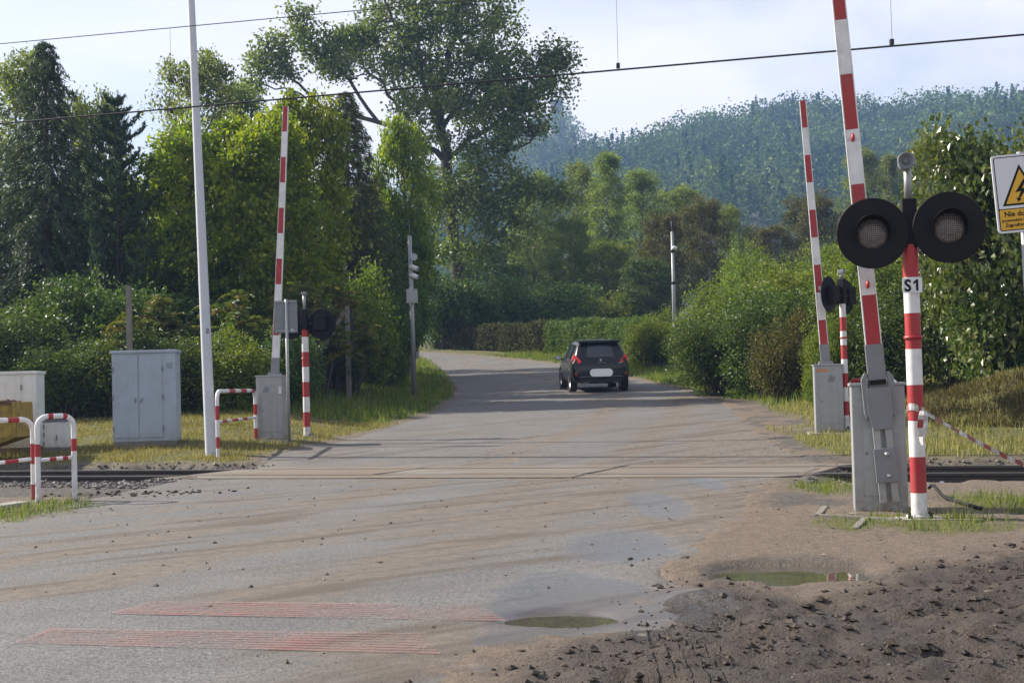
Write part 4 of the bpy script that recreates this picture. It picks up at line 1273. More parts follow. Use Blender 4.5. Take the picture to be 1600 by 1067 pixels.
# ------------------------------------------------------------------ the big poplar, limb by limb
def big_poplar():
    rg = np.random.default_rng(77)
    D = 90.0
    J = lambda px, py, dd=0.0: np.array(at(px, py, D + dd))
    root = J(722, 540); root[2] = hz(root[0], D) - 0.1
    t = thing('poplar_tree', 'big old poplar with forked trunk and loose spreading crown in the centre', 'tree', tuple(root), 0, G_L)
    O = root
    limbs = [
        ([(722, 545), (716, 420), (706, 340), (697, 255), (690, 200), (684, 150)], 0.30, 0.19, 0),
        ([(684, 150), (700, 95), (712, 40), (716, -20), (712, -70)], 0.17, 0.05, 0.8),
        ([(684, 152), (668, 108), (640, 70), (612, 35), (596, -20)], 0.13, 0.03, -0.8),
        ([(690, 200), (665, 150), (655, 80), (650, 20), (640, -50)], 0.12, 0.03, 1.5),
        ([(697, 255), (650, 205), (590, 190), (505, 172), (474, 139), (440, 97), (418, 72)], 0.13, 0.02, -1.4),
        ([(505, 172), (460, 142), (415, 133), (382, 128)], 0.05, 0.012, -1.6),
        ([(590, 190), (540, 120), (490, 75), (465, 45), (452, 30)], 0.08, 0.015, -0.5),
        ([(650, 205), (610, 150), (570, 105), (545, 60)], 0.09, 0.02, 1.0),
        ([(697, 250), (740, 215), (800, 180), (850, 140), (880, 105), (892, 85)], 0.12, 0.02, -1.0),
        ([(800, 180), (840, 165), (872, 155), (890, 148)], 0.05, 0.012, -1.3),
        ([(690, 200), (740, 140), (790, 90), (820, 50)], 0.10, 0.02, 1.4),
        ([(700, 285), (760, 250), (820, 225), (850, 205)], 0.08, 0.015, -1.8),
        ([(708, 325), (745, 305), (793, 299), (849, 303), (896, 312)], 0.09, 0.02, -2.0),
        ([(712, 330), (760, 318), (800, 335), (830, 352)], 0.06, 0.012, -2.4),
        ([(716, 60), (760, 30), (800, -10)], 0.06, 0.02, 0.5),
    ]
    wp = []; nodes = []
    for pts, r0, r1, dd in limbs:
        P = []
        for i, (px, py) in enumerate(pts):
            f = i / (len(pts) - 1)
            P.append(J(px, py, dd * f * 2.0) - O)
        P = np.array(P)
        tt = np.linspace(0, len(P) - 1, 3 * len(P))
        Q = np.stack([np.interp(tt, np.arange(len(P)), P[:, k]) for k in range(3)], 1)
        Q[1:-1] += rg.normal(size=Q[1:-1].shape) * 0.08
        if pts[0][1] == 545:
            Q[0] = (Q[0][0], Q[0][1], -0.1)
        wp.append(tube_np(Q, np.linspace(r0, r1, len(Q)) * 1.55, 9))
        if pts[0][1] != 545:
            nodes.append(Q)
    nodes = np.concatenate(nodes)
    # lobes: centre px, radius px, depth offset, clump count
    lobes = [(660, 20, 75, 40, 0.5, 34), (720, 10, 70, 45, -1, 34), (600, 25, 55, 40, 0, 26), (770, 40, 50, 50, 1, 28), (560, 75, 45, 35, 1, 20), (600, 95, 55, 35, -1, 22),
             (660, 95, 65, 40, 1.2, 28), (720, 105, 60, 40, -1.2, 30), (775, 110, 55, 35, 0.5, 26), (825, 110, 38, 35, -1, 20), (865, 100, 32, 32, -1, 17), (880, 85, 20, 18, -1, 7),
             (850, 145, 42, 22, -1.2, 16), (800, 165, 55, 28, -1.5, 24), (740, 165, 55, 30, 1.5, 24), (680, 155, 45, 28, -1.8, 16), (640, 150, 40, 26, 0, 12), (830, 195, 42, 22, -1.7, 16), (780, 215, 48, 22, -1.8, 16),
             (735, 225, 30, 22, -1.0, 8), (645, 175, 35, 20, -1, 8), (480, 60, 30, 22, -.5, 12), (505, 85, 32, 26, -.5, 12), (540, 55, 26, 22, 0, 9), (430, 75, 22, 28, -1.4, 10), (405, 105, 26, 24, -1.4, 9), (440, 115, 26, 20, -1.4, 7), (395, 135, 22, 10, -1.6, 5), (465, 20, 18, 14, -.5, 5), (520, 110, 30, 18, -1, 7),
             (700, 305, 34, 22, -1.6, 14), (745, 295, 34, 20, -2, 13), (790, 300, 34, 18, -2, 12), (835, 300, 32, 16, -2, 12), (875, 308, 26, 13, -2, 10), (775, 330, 34, 14, -2.3, 9), (820, 345, 26, 12, -2.4, 7), (740, 385, 45, 25, -2, 16), (690, 385, 28, 24, -1.5, 8), (735, 265, 34, 22, -2, 9), (760, 240, 36, 20, -2, 9), (672, 215, 30, 18, -1, 7), (668, 290, 26, 22, -1, 9), (672, 340, 26, 22, -1, 9), (740, 345, 40, 20, -2, 11), (780, 375, 34, 18, -2, 9), (800, 265, 30, 14, -2, 6),
             (700, 55, 90, 45, 0, 26), (620, 60, 70, 45, 0.4, 22), (760, 140, 70, 40, -0.6, 24), (710, 190, 55, 30, -2, 12), (640, -40, 80, 40, 0, 24), (740, -45, 80, 40, 0, 24)]
    C = []
    for (px, py, rx, ry, dd, n) in lobes:
        m_ = int(n * (1.9 if px < 600 else 1.3)); d = rg.normal(size=(m_, 3)); d /= np.linalg.norm(d, axis=1)[:, None]
        rr = rg.random(m_)[:, None] ** 0.5
        c0 = J(px, py, dd * 1.6) - O; s = D / F
        q = c0 + d * rr * np.array([rx * s * 1.12, rx * s * 1.0, ry * s * 1.3])
        C.append(q)
        for j in range(0, len(q), 2):
            k = np.argmin(((nodes - q[j]) ** 2).sum(1) + 0.15 * np.maximum(nodes[:, 2] - q[j][2], 0))
            wp.append(tube_np(bend(nodes[k], q[j], rg, 4, -0.05, 0.04), [0.045, 0.034, 0.022, 0.010], 4))
    C = np.concatenate(C); per = 48; n = len(C)
    g = rg.normal(size=(n, per, 3)) * np.array([0.36, 0.36, 0.30])
    V, Fq = leaf_quads((C[:, None] + g).reshape(-1, 3), 0.215, rg, 0.3, 0.8)
    c = np_mesh('crown', V, Fq, M['l_poplar'], rnd=clump_rnd(n, per, rg, 0.45), parent=t)
    wV, wF = join(wp)
    np_mesh('trunk', wV, wF, M['barkdark'], smooth=True, parent=t)
big_poplar()

# ------------------------------------------------------------------ wooded hills
def hill(name, crest_px, d_crest, d_base, zbase, n_tree, seed, label, side=0.0, tree_h=(7, 19), con=0.3):
    rg = np.random.default_rng(seed)
    cx = np.array([at(px, py, d_crest).x for px, py in crest_px]); cz = np.array([at(px, py, d_crest).z for px, py in crest_px])
    def hh(x, y):
        c = np.interp(x * d_crest / np.maximum(y, 50), cx, cz) - 11
        f = (y - d_base) / (d_crest - d_base)
        up = np.clip(f, 0, 1); up = up * up * (3 - 2 * up) * 0.55 + up * 0.45
        back = np.clip((y - d_crest) / 250.0, 0, 1)
        rel = (fbm(x * 0.012, y * 0.012, 4, seed) - 0.5) * 34 * np.clip(up * 3, 0, 1) * np.clip((1 - up) * 4, 0.1, 1)
        return zbase + (c - zbase) * up * (1 - back ** 2) + rel
    xs = np.linspace(cx[0], cx[-1], 110); ys = np.concatenate([np.linspace(d_base, d_crest, 60), np.linspace(d_crest + 8, d_crest + 220, 12)])
    X, Y = np.meshgrid(xs, ys); Z = hh(X, Y)
    id_ = np.arange(X.size).reshape(X.shape)
    Q = np.stack([id_[:-1, :-1], id_[:-1, 1:], id_[1:, 1:], id_[1:, :-1]], -1).reshape(-1, 4)
    t = NT('forest floor'); nn = t.noise(0.2, 4, 0.6, t.coord())
    mat = t.done(t.bsdf(t.ramp(nn, [(0.3, (0.02, 0.028, 0.012)), (0.7, (0.045, 0.055, 0.02))]), 0.95))
    o = np_mesh(name, np.stack([X.ravel(), Y.ravel(), Z.ravel()], 1), Q, mat, smooth=True)
    tag(o, kind='structure')
    # trees of the far wood
    x = rg.uniform(cx[0], cx[-1], n_tree); y = d_base + (d_crest + 25 - d_base) * (0.22 + 0.78 * rg.random(n_tree) ** 0.85)
    k = 150
    z = hh(x, y)
    hgt = rg.uniform(*tree_h, n_tree); isC = rg.random(n_tree) < con * (0.4 + 1.2 * (fbm(x * .01, y * .01, 2, 5) > 0.5))
    w = np.where(isC, hgt * 0.2, hgt * rg.uniform(0.30, 0.42, n_tree))
    a = rg.normal(size=(n_tree, k, 3)); a /= np.linalg.norm(a, axis=2)[..., None]
    rr = rg.random((n_tree, k, 1)) ** 0.3
    lump = 1 + 0.28 * np.sin(a[..., :1] * 5 + rg.uniform(0, 6, (n_tree, 1, 1))) * np.cos(a[..., 1:2] * 4 + rg.uniform(0, 6, (n_tree, 1, 1)))
    P = a * rr * lump
    tz = (P[..., 2] + 1) / 2
    cone = np.where(isC[:, None], np.clip(1.25 * (1 - rg.random((n_tree, k)) ** 0.8), 0, 1), 0)
    zz = np.where(isC[:, None], 1 - cone, 0.2 + 0.8 * tz)
    rad = np.where(isC[:, None], (1 - zz) * 1.05 + 0.04, 1.0)
    C = np.stack([x[:, None] + P[..., 0] * w[:, None] * rad, y[:, None] + P[..., 1] * w[:, None] * rad, z[:, None] + zz * hgt[:, None]], -1)
    V, Fq = leaf_quads(C.reshape(-1, 3), 1.15, rg, 0.6, 0.8)
    patch_ = fbm(x * 0.02, y * 0.02, 3, 15)
    base = np.where(isC, rg.uniform(0, 0.3, n_tree), np.clip(patch_ * 1.1 - 0.15 + rg.uniform(-0.2, 0.3, n_tree), 0, 1))
    o = np_mesh('hill_forest', V, Fq, M['l_hill'], rnd=np.clip(np.repeat(base, k) + rg.normal(size=n_tree * k) * 0.08, 0, 1))
    tag(o, label, 'forest', kind='stuff')
hill('wooded_hill', [(700, 330), (860, 275), (940, 240), (1000, 222), (1100, 198), (1200, 182), (1300, 172), (1400, 167), (1500, 160), (1600, 158), (1700, 152), (1760, 170)], 620, 250, 6, 1800, 5, 'mixed forest covering the wide hill on the right')
hill('castle_hill', [(560, 330), (660, 290), (740, 235), (800, 205), (850, 184), (885, 184), (905, 205), (935, 238), (980, 262), (1040, 290)], 760, 420, 6, 480, 6, 'forest covering the steep castle hill behind the big poplar', con=0.05)
hill('left_hill', [(-500, 420), (-100, 400), (300, 380), (560, 345), (700, 330)], 700, 300, 6, 160, 9, 'far forest behind the trees on the left')
# ruined tower on the castle hill
tp = at(870, 190, 762)
tw = thing('castle_tower', 'small ruined stone tower on top of the far castle hill', 'tower', (tp.x, tp.y, tp.z - 10))
wl = MB(); wl.lathe([(3.6, 0), (3.4, 19), (3.4, 21), (2.6, 21), (2.6, 15)], 14)
wl.build('wall', M['oldconcrete'], tw)
for k in range(5):
    a = k * 1.256
    MB().box((3.0 * math.cos(a), 3.0 * math.sin(a), 21.8), (1.5, 1.2, 1.6), rot=Matrix.Rotation(a, 3, 'Z')).build('merlon', M['oldconcrete'], tw)

# ------------------------------------------------------------------ air
hm = bpy.data.materials.new('haze'); hm.use_nodes = True
ht = hm.node_tree; ht.nodes.clear()
ho = ht.nodes.new('ShaderNodeOutputMaterial'); hv = ht.nodes.new('ShaderNodeVolumePrincipled')
hv.inputs['Color'].default_value = (0.30, 0.50, 0.92, 1)
hv.inputs['Density'].default_value = 0.00045
hv.inputs['Anisotropy'].default_value = 0.2
ht.links.new(hv.outputs[0], ho.inputs['Volume'])
hb = MB().box((0, 520, 90), (3100, 1200, 188)).build('haze', hm)
tag(hb, 'thin bluish haze filling the valley air', 'haze', kind='stuff')
# ------------------------------------------------------------------ crossing equipment
RX = lambda a: Matrix.Rotation(a, 3, 'X')
RY = lambda a: Matrix.Rotation(a, 3, 'Y')
RZm = lambda a: Matrix.Rotation(a, 3, 'Z')

def text_part(body, size, mat, parent, loc, rot=(math.pi / 2, 0, 0), bold=0.0, align='LEFT', name='lettering', sx=1.0):
    cu = bpy.data.curves.new(name, 'FONT')
    cu.body = body; cu.size = size; cu.extrude = 0.0008; cu.offset = bold; cu.align_x = align; cu.resolution_u = 3
    tmp = bpy.data.objects.new('tmp_text', cu)
    COL.objects.link(tmp)
    bpy.context.view_layer.update()
    me = bpy.data.meshes.new_from_object(tmp.evaluated_get(bpy.context.evaluated_depsgraph_get()))
    bpy.data.objects.remove(tmp)
    me.materials.clear(); me.materials.append(mat)
    o = bpy.data.objects.new(name, me); link(o, parent)
    o.location = loc; o.rotation_euler = rot; o.scale = (sx, 1, 1)
    return o

def banded_pole(zs, r, mats, n=20):
    """zs: list of (z0, z1, material index)"""
    mb = MB()
    for z0, z1, mi in zs:
        mb.tube([(0, 0, z0), (0, 0, z1)], r, n, mi, cap=False)
    mb.tube([(0, 0, zs[-1][1] - 0.001), (0, 0, zs[-1][1])], r, n, zs[-1][2])
    return mb

def barrier(label, base, lean, mech, n_str, stripe=0.5, rz=0.0, detail=True, hgt=1.17, wid=0.48, sticker=None, first=0):
    """box drive with raised boom; mech = -1: arm on the camera side, +1: arm on the far side"""
    t = thing('level_crossing_barrier', label, 'barrier', base, rz, 'raised barriers of the level crossing')
    w, d, h = wid, 0.40, hgt
    hb = MB()
    hb.box((0, 0, h / 2 + 0.0), (w, d, h))
    housing = hb.build('housing', M['galv'], t, bevel=0.008)
    MB().box((0, 0, h + 0.012), (w + 0.03, d + 0.03, 0.030)).build('lid', M['galv'], housing, bevel=0.006)
    MB().box((0, -d / 2 - 0.004, h * 0.44), (w * 0.62, 0.008, h * 0.62)).build('door', M['galv'], housing, bevel=0.003)
    k = MB(); k.lathe([(0.0, 0.014), (0.012, 0.012), (0.014, 0.0)], 12, mat=Matrix.Translation((-w * 0.25, -d / 2 - 0.008, h * 0.47)) @ Matrix.Rotation(math.pi / 2, 4, 'X'))
    k.build('lock', M['galvdark'], housing)
    if sticker:
        MB().box((-w * 0.22, -d / 2 - 0.003, h * 0.93), (0.2, 0.004, 0.045)).build('sticker', M[sticker], housing)
    if mech > 0:
        MB().box((w * 0.1 if lean < 0 else -w * 0.1, -d / 2 - 0.003, h * 0.80), (0.10, 0.004, 0.12), rot=RY(0.5)).build('emblem', M['galvdark'], housing)
    MB().box((0, 0, -0.03), (w + 0.25, d + 0.3, 0.08)).build('plinth', M['concrete'], t, bevel=0.01)
    # swinging arm: everything along one leaning axis
    ym = -(d / 2 + 0.07) if mech < 0 else (d / 2 + 0.07)
    pz = h * 0.97
    Lm = RY(lean)
    ctr = Vector((0, ym, pz))
    X = lambda x, y, z: ctr + Lm @ Vector((x, y, z))
    boom0 = 0.36
    bm_ = MB()
    wb, wt = 0.135, 0.095
    tot = n_str * stripe
    for i in range(n_str):
        f0, f1 = i / n_str, (i + 1) / n_str
        bm_.bar(X(0, 0, boom0 + f0 * tot), X(0, 0, boom0 + f1 * tot), wb + (wt - wb) * f0, 0.06, 0 if i % 2 == first else 1, up=(0, 1, 0), w1=wb + (wt - wb) * f1)
    # pale edge strips running along both sides
    boom = bm_.build('boom', [M['red'], M['white']], t, bevel=0.004)
    for s in (-1, 1):
        e = MB(); e.bar(X(s * (wb / 2 + 0.003), 0, boom0), X(s * (wt / 2 + 0.003), 0, boom0 + tot), 0.010, 0.064, 0, up=(0, 1, 0))
        e.build('edge_strip', M['white'], boom)
    sl = MB(); sl.bar(X(0, 0, 0.02), X(0, 0, boom0 + 0.06), wb + 0.03, 0.075, 0); sl.build('boom_socket', M['galvdark'], t, bevel=0.005)
    if mech < 0:
        for s in (-1, 1):
            c = MB()
            poly = [(s * 0.135 + a, b) for a, b in [(-.012 * s, -.26), (.0 * s, -.26), (s * .012, -.22), (s * .012, .10), (-s * .02, .16), (-s * .045, .16), (-s * .045, -.2)]]
            c.prism(poly, -0.05, 0.05)
            c.v = [tuple(X(*p)) for p in c.v]
            c.build('bracket_cheek', M['galvdark'], t, bevel=0.003)
        c = MB(); c.box((0, -0.03, -0.12), (0.20, 0.02, 0.27)); c.box((0, -0.028, -0.29), (0.18, 0.018, 0.09)); c.v = [tuple(X(*p)) for p in c.v]
        # one face plate with its lower lip
        c = MB(); c.prism([(-.115, .02), (.115, .02), (.115, -.22), (.085, -.37), (-.085, -.37), (-.115, -.22)], -0.062, -0.04); c.v = [tuple(X(*p)) for p in c.v]
        c.build('face_plate', M['galvdark'], t, bevel=0.003)
        MB().add([tuple(X(*p)) for p in [(-.075, -.064, .045), (.075, -.064, .045), (.075, -.064, .09), (-.075, -.064, .09), (-.075, -.04, .045), (.075, -.04, .045), (.075, -.04, .09), (-.075, -.04, .09)]],
                 [(0, 1, 2, 3), (4, 7, 6, 5), (0, 4, 5, 1), (1, 5, 6, 2), (2, 6, 7, 3), (3, 7, 4, 0)]).build('slot', M['black'], t)
        for s in (-1, 1):
            c = MB(); c.bar(X(s * 0.055, -0.01, -0.34), X(s * 0.055, -0.01, -1.05), 0.065, 0.05, 0, up=(0, 1, 0)); c.build('counter_arm', M['galv'], t, bevel=0.004)
        c = MB(); c.bar(X(0, -0.055, -0.545), X(0, -0.055, -0.86), 0.20, 0.035, 0, up=(0, 1, 0)); wgt = c.build('counterweight', M['galvdark'], t, bevel=0.004)
        for zz in (-0.60, -0.80):
            c = MB(); c.lathe([(0.0, 0.026), (0.014, 0.024), (0.020, 0.012), (0.026, 0.0)], 12, mat=Matrix.Translation(X(0.015, -0.073, zz)) @ Matrix.Rotation(math.pi / 2, 4, 'X'))
            c.build('bolt', M['bolt'], wgt)
        # two boom lamps on the face of the boom
        for zz in (2.36, 0.36 + 0.62):
            c = MB(); c.lathe([(0.0, 0.045), (0.014, 0.04), (0.022, 0.02), (0.024, 0.0)], 14, mat=Matrix.Translation(X(0.0, -0.03, zz)) @ Matrix.Rotation(math.pi / 2, 4, 'X') @ Matrix.Diagonal((0.8, 1.7, 1, 1)))
            lamp = c.build('boom_lamp', M['red'], t)
            c = MB(); c.bar(X(-0.05, -0.034, zz), X(0.05, -0.034, zz), 0.035, 0.006, 0, up=(0, 1, 0)); c.build('lamp_plate', M['white'], lamp)
        c = MB(); c.bar(X(-0.035, -0.033, 0.40), X(0.045, -0.033, 0.40), 0.035, 0.005, 0, up=(0, 1, 0)); c.build('reflector_tag', M['white'], boom)
    else:
        c = MB(); c.box((0, 0, 0.06), (0.24, 0.14, 0.06)); c.box((0, 0, 0.0), (0.30, 0.18, 0.07)); c.v = [tuple(X(*p)) for p in c.v]
        c = MB(); c.prism([(-.15, -.06), (.15, -.06), (.15, .03), (.11, .12), (-.11, .12), (-.15, .03)], -0.08, 0.08); c.v = [tuple(X(*p)) for p in c.v]
        c.build('boom_clamp', M['galvdark'], t, bevel=0.005)
    return t

LEAN = math.radians(3.6)
g1 = ground(1376, 798)
barrier('large raised barrier with counterweight, nearest on the right', g1, -math.radians(3.7), -1, 10, 0.52, -0.19, hgt=1.185, wid=0.485)
g2 = ground(1296, 676)
barrier('raised barrier beyond the track on the right, orange sticker on its box', g2, -LEAN * 0.85, 1, 9, 0.49, -0.14, sticker='orange')
g3 = ground(426, 688)
barrier('raised barrier beyond the track on the left beside the striped railing', g3, LEAN, 1, 10, 0.515, -0.10, hgt=1.27, wid=0.52, first=1)
MB().box((0.225, -0.205, 1.0), (0.06, 0.004, 0.14)).build('notice_sticker', M['cabwhite'], [o for o in COL.objects if o.name.startswith('level_crossing_barrier')][-1])

def signal(label, base, rz, plate=None, bell=True, disc_z=2.56, band=0.318, first=0.24, dx=0.33, r=0.07, top_len=0.5, roll=0.0):
    t = thing('crossing_signal', label, 'signal', base, rz, 'striped road signals of the level crossing')
    zs = [(0, first, 1)]
    z = first; mi = 0
    while z < disc_z - 0.16:
        z1 = min(z + band, disc_z - 0.12)
        zs.append((z, z1, mi)); z = z1; mi = 1 - mi
    banded_pole(zs, r, None).build('pole', [M['red'], M['white']], t)
    MB().box((0, 0, -0.005), (0.40, 0.30, 0.05)).build('base_slab', M['concrete'], t, bevel=0.01)
    fl = MB(); fl.lathe([(0.0, 0.045), (0.115, 0.045), (0.115, 0.02), (0.0, 0.02)], 20); fl = fl.build('flange', M['white'], t)
    for k in range(4):
        a = math.pi / 4 + k * math.pi / 2
        MB().tube([(0.13 * math.cos(a), 0.10 * math.sin(a), 0.02), (0.13 * math.cos(a), 0.10 * math.sin(a), 0.07)], 0.016, 8).build('anchor_bolt', M['black'], t)
    cl = MB(); cl.lathe([(r + 0.001, 1.60), (r + 0.012, 1.60), (r + 0.012, 1.63), (r + 0.001, 1.63)], 20); cl.build('clamp', M['red'], t)
    hd = MB(); hd.box((0, 0, disc_z + 0.07), (0.13, 0.13, 0.44)); head = hd.build('signal_head', M['black'], t, bevel=0.012)
    MB().box((0, 0, disc_z), (2 * dx * 0.8, 0.05, 0.06)).build('cross_arm', M['black'], head, bevel=0.01)
    for s in (-1, 1):
        T = Matrix.Translation((s * dx, -0.09, disc_z + s * 0.012)) @ Matrix.Rotation(math.pi / 2, 4, 'X')   # +z of the lathe looks to -y
        b = MB(); b.lathe([(0.0, -0.012), (0.29, -0.012), (0.312, -0.006), (0.315, 0.004), (0.308, 0.010), (0.14, 0.012), (0.14, 0.006)], 56, mat=T, smooth=False)
        board = b.build('background_board', M['black'], t)
        l = MB(); l.lathe([(0.0, 0.035), (0.08, 0.03), (0.128, 0.012), (0.138, 0.006)], 32, mat=T); lens = l.build('lens', M['lens'], board)
        # tiny LED pips of the lens
        lp = MB()
        for iy in range(-6, 7):
            for ix in range(-6, 7):
                q = (ix * 0.018, iy * 0.018)
                if math.hypot(*q) < 0.12:
                    p = T @ Vector((q[0], q[1], 0.036 - (q[0] ** 2 + q[1] ** 2) * 1.3))
                    lp.lathe([(0.0055, 0.0), (0.0, 0.006)], 6, mat=Matrix.Translation(p) @ Matrix.Rotation(math.pi / 2, 4, 'X'))
        po = lp.build('led_pips', M['bolt'], lens); po['kind'] = 'stuff'
        h = MB(); n = 26; o = len(h.v)
        for ring, (rr, zl) in enumerate([(0.145, 0.0), (0.152, 1.0), (0.158, 1.0), (0.150, 0.0)]):
            for k in range(n + 1):
                a = math.radians(-25 + 230 * k / n)
                ln = 0.17 * (0.35 + 0.65 * max(0.0, math.sin(a)) ** 0.7) if zl else 0.008
                h.v.append(tuple(T @ Vector((rr * math.cos(a), rr * math.sin(a), ln))))
        for ring in range(3):
            for k in range(n):
                a = ring * (n + 1) + k
                h.f.append((a, a + 1, a + n + 2, a + n + 1)); h.m.append(0); h.s.append(True)
        h.build('hood', M['black'], board)
        k = MB(); k.prism([(s * dx - .13, disc_z - .15), (s * dx + .13, disc_z - .15), (s * dx + .13, disc_z + .12), (s * dx + .10, disc_z + .16), (s * dx - .10, disc_z + .16), (s * dx - .13, disc_z + .12)], -0.075, 0.055)
        k.build('lamp_housing', M['black'], board, bevel=0.015)
    top = disc_z + 0.29
    MB().tube([(0, 0, top), (0, 0, top + top_len)], 0.033, 14).build('top_tube', M['galv'], t)
    if bell:
        T = Matrix.Translation((-0.02, -0.06, top + top_len + 0.02)) @ Matrix.Rotation(math.pi / 2 - 0.12, 4, 'X') 
        b = MB(); b.lathe([(0.0, -0.11), (0.05, -0.11), (0.062, -0.08), (0.066, 0.04), (0.076, 0.05), (0.076, 0.075), (0.062, 0.075), (0.052, 0.03), (0.026, 0.028), (0.024, 0.045), (0.0, 0.048)], 28, mat=T)
        b.build('bell', M['galvdark'], t)
    else:
        MB().box((0, 0, top + top_len), (0.09, 0.12, 0.07)).build('tube_cap', M['galvdark'], t, bevel=0.01)
    if plate:
        p = MB().box((0.0, -r - 0.006, 2.075), (0.168, 0.008, 0.135)).build('number_plate', M['signwhite'], t, bevel=0.002)
        text_part(plate[0], 0.145, M['black'], p, (-0.040, -r - 0.0125, 2.025), align='CENTER', bold=0.004, sx=0.92)
        MB().prism([(0.030, 2.025), (0.050, 2.025), (0.050, 2.127), (0.036, 2.127), (0.008, 2.103), (0.008, 2.082), (0.030, 2.099)], -r - 0.0125, -r - 0.0105).build('lettering', M['black'], p)
    return t

s1 = ground(1437, 812)
signal('striped signal post marked S1 with two big black discs facing the camera', s1, math.radians(-9), plate='S 1', disc_z=2.56, top_len=0.30)
sL = ground(480, 683)
signal('striped signal post seen from behind beside the far left barrier', sL, math.radians(168), bell=False, disc_z=2.34, band=0.309, first=0.21, top_len=0.33)
sR = ground(1323, 672)
signal('striped signal post seen from behind beyond the track on the right', sR, math.radians(232), bell=False, disc_z=2.36, band=0.245, first=0.26, r=0.055, top_len=0.12)

# back of a traffic sign on a thin post, left
gp_ = ground(452, 695)
ts = thing('traffic_sign', 'grey back of a rectangular sign on a thin post by the far left barrier', 'sign', gp_)
MB().tube([(0, 0, -0.1), (0, 0, 2.84)], 0.030, 14).build('post', M['galv'], ts)
sb = MB().box((-0.02, 0.045, 2.50), (0.45, 0.012, 0.64)).build('panel', M['galvdark'], ts, bevel=0.02)
for zz in (2.22, 2.80):
    MB().box((-0.02, 0.015, zz), (0.40, 0.03, 0.025)).build('rail', M['galv'], sb)
MB().box((0.10, 0.038, 2.23), (0.05, 0.002, 0.06)).build('label_tag', M['cabwhite'], sb)

# ------------------------------------------------------------------ tubular railings
def arc_path(p0, p1, ztop, rad):
    a = Vector(p0); b = Vector(p1); d = (b - a); d.z = 0; L = d.length; d.normalize()
    P = [Vector((a.x, a.y, a.z - 0.05))]
    n = max(2, int((ztop - rad - a.z) / 0.05))
    for i in range(1, n + 1): P.append(Vector((a.x, a.y, a.z + (ztop - rad - a.z) * i / n)))
    for k in range(1, 9):
        t = k / 8 * math.pi / 2
        P.append(a + d * rad * (1 - math.cos(t)) + Vector((0, 0, ztop - rad - a.z + rad * math.sin(t))))
    m = max(2, int((L - 2 * rad) / 0.05))
    for i in range(1, m): P.append(a + d * (rad + (L - 2 * rad) * i / m) + Vector((0, 0, ztop - a.z)))
    for k in range(0, 9):
        t = (1 - k / 8) * math.pi / 2
        q = b - d * rad * (1 - math.cos(t)); P.append(Vector((q.x, q.y, ztop - rad + rad * math.sin(t))))
    n = max(2, int((ztop - rad - b.z) / 0.05))
    for i in range(1, n + 1): P.append(Vector((b.x, b.y, ztop - rad - (ztop - rad - b.z) * i / n)))
    return P

def railing(label, p0, p1, ztop, red_ranges, mid_z, mid_reds, r=0.033, rad=0.16):
    """red_ranges: list of predicates on a path point giving red"""
    t = thing('railing', label, 'railing', p0, 0, 'red and white tubular railings')
    P = arc_path(p0, p1, ztop, rad)
    mb = MB()
    O = Vector(p0)
    L = (Vector(p1).xy - Vector(p0).xy).length
    col = []
    for i in range(len(P) - 1):
        m = (P[i] + P[i + 1]) / 2
        f = (m.xy - Vector(p0).xy).length / L
        on_top = m.z > ztop - rad * 0.35
        zrel = ztop - m.z
        if on_top: c = any(a <= f <= b for a, b in red_ranges['top'])
        else: c = any(a <= zrel <= b for a, b in red_ranges['post0' if f < 0.5 else 'post1'])
        col.append(0 if c else 1)
    # one continuous tube whose rings are shared; colour by segment
    mb.tube([p - O for p in P], r, 14, 1)
    k = 0
    for i in range(len(P) - 1):
        for j in range(14):
            mb.m[k] = col[i]; k += 1
    mb.build('frame', [M['red'], M['white']], t)
    a = Vector((p0[0], p0[1], mid_z[0])) - O; b = Vector((p1[0], p1[1], mid_z[1])) - O
    d = (b - a).normalized()
    n = 24; mm = MB(); pts = [a + d * r * 0.9 + (b - a - d * r * 1.8) * i / n for i in range(n + 1)]
    mm.tube(pts, r * 0.72, 12, 1)
    k = 0
    for i in range(n):
        f = (i + 0.5) / n
        for j in range(12):
            mm.m[k] = 0 if any(x0 <= f <= x1 for x0, x1 in mid_reds) else 1; k += 1
    mm.build('mid_rail', [M['red'], M['white']], t)
    return t

a = ground(60, 786); b = ground(117, 782)
zt = at(60, 651, a.y).z
railing('small striped railing loop at the left road edge, nearest the road', a, b, zt, {'top': [(0.30, 0.46), (0.66, 0.82)], 'post0': [(0.31, 0.50)], 'post1': [(0.30, 0.46)]}, (a.z + 0.52, a.z + 0.54), [(0.30, 0.48), (0.70, 0.88)], rad=0.13)
a = ground(-130, 800); b = ground(53, 782)
zt = at(53, 655, b.y).z
railing('striped railing cut off by the left picture edge', a, b, zt, {'top': [(0.2, 0.28), (0.38, 0.46), (0.56, 0.64), (0.78, 0.87)], 'post0': [(0.3, 0.5)], 'post1': [(0.28, 0.54), (0.80, 1.1)]}, (a.z + 0.46, b.z + 0.52), [(0.1, .18), (0.3, 0.4), (0.55, 0.63), (0.76, 0.86)], rad=0.15)
a = ground(341, 718); b = ground(400, 690)
zt = at(345, 611, a.y).z
railing('striped railing loop at the foot of the white pole', a, b, zt, {'top': [(0.28, 0.42), (0.58, 0.72), (.86, .95)], 'post0': [(0.26, 0.52), (0.80, 1.02)], 'post1': [(0.24, 0.46), (0.72, 0.95)]}, (zt - 0.55, zt - 0.53), [(0.08, 0.2), (0.35, 0.48), (0.62, 0.76)], r=0.036, rad=0.16)
a = ground(1330, 670); b = ground(1402, 662)
zt = at(1335, 594, a.y).z
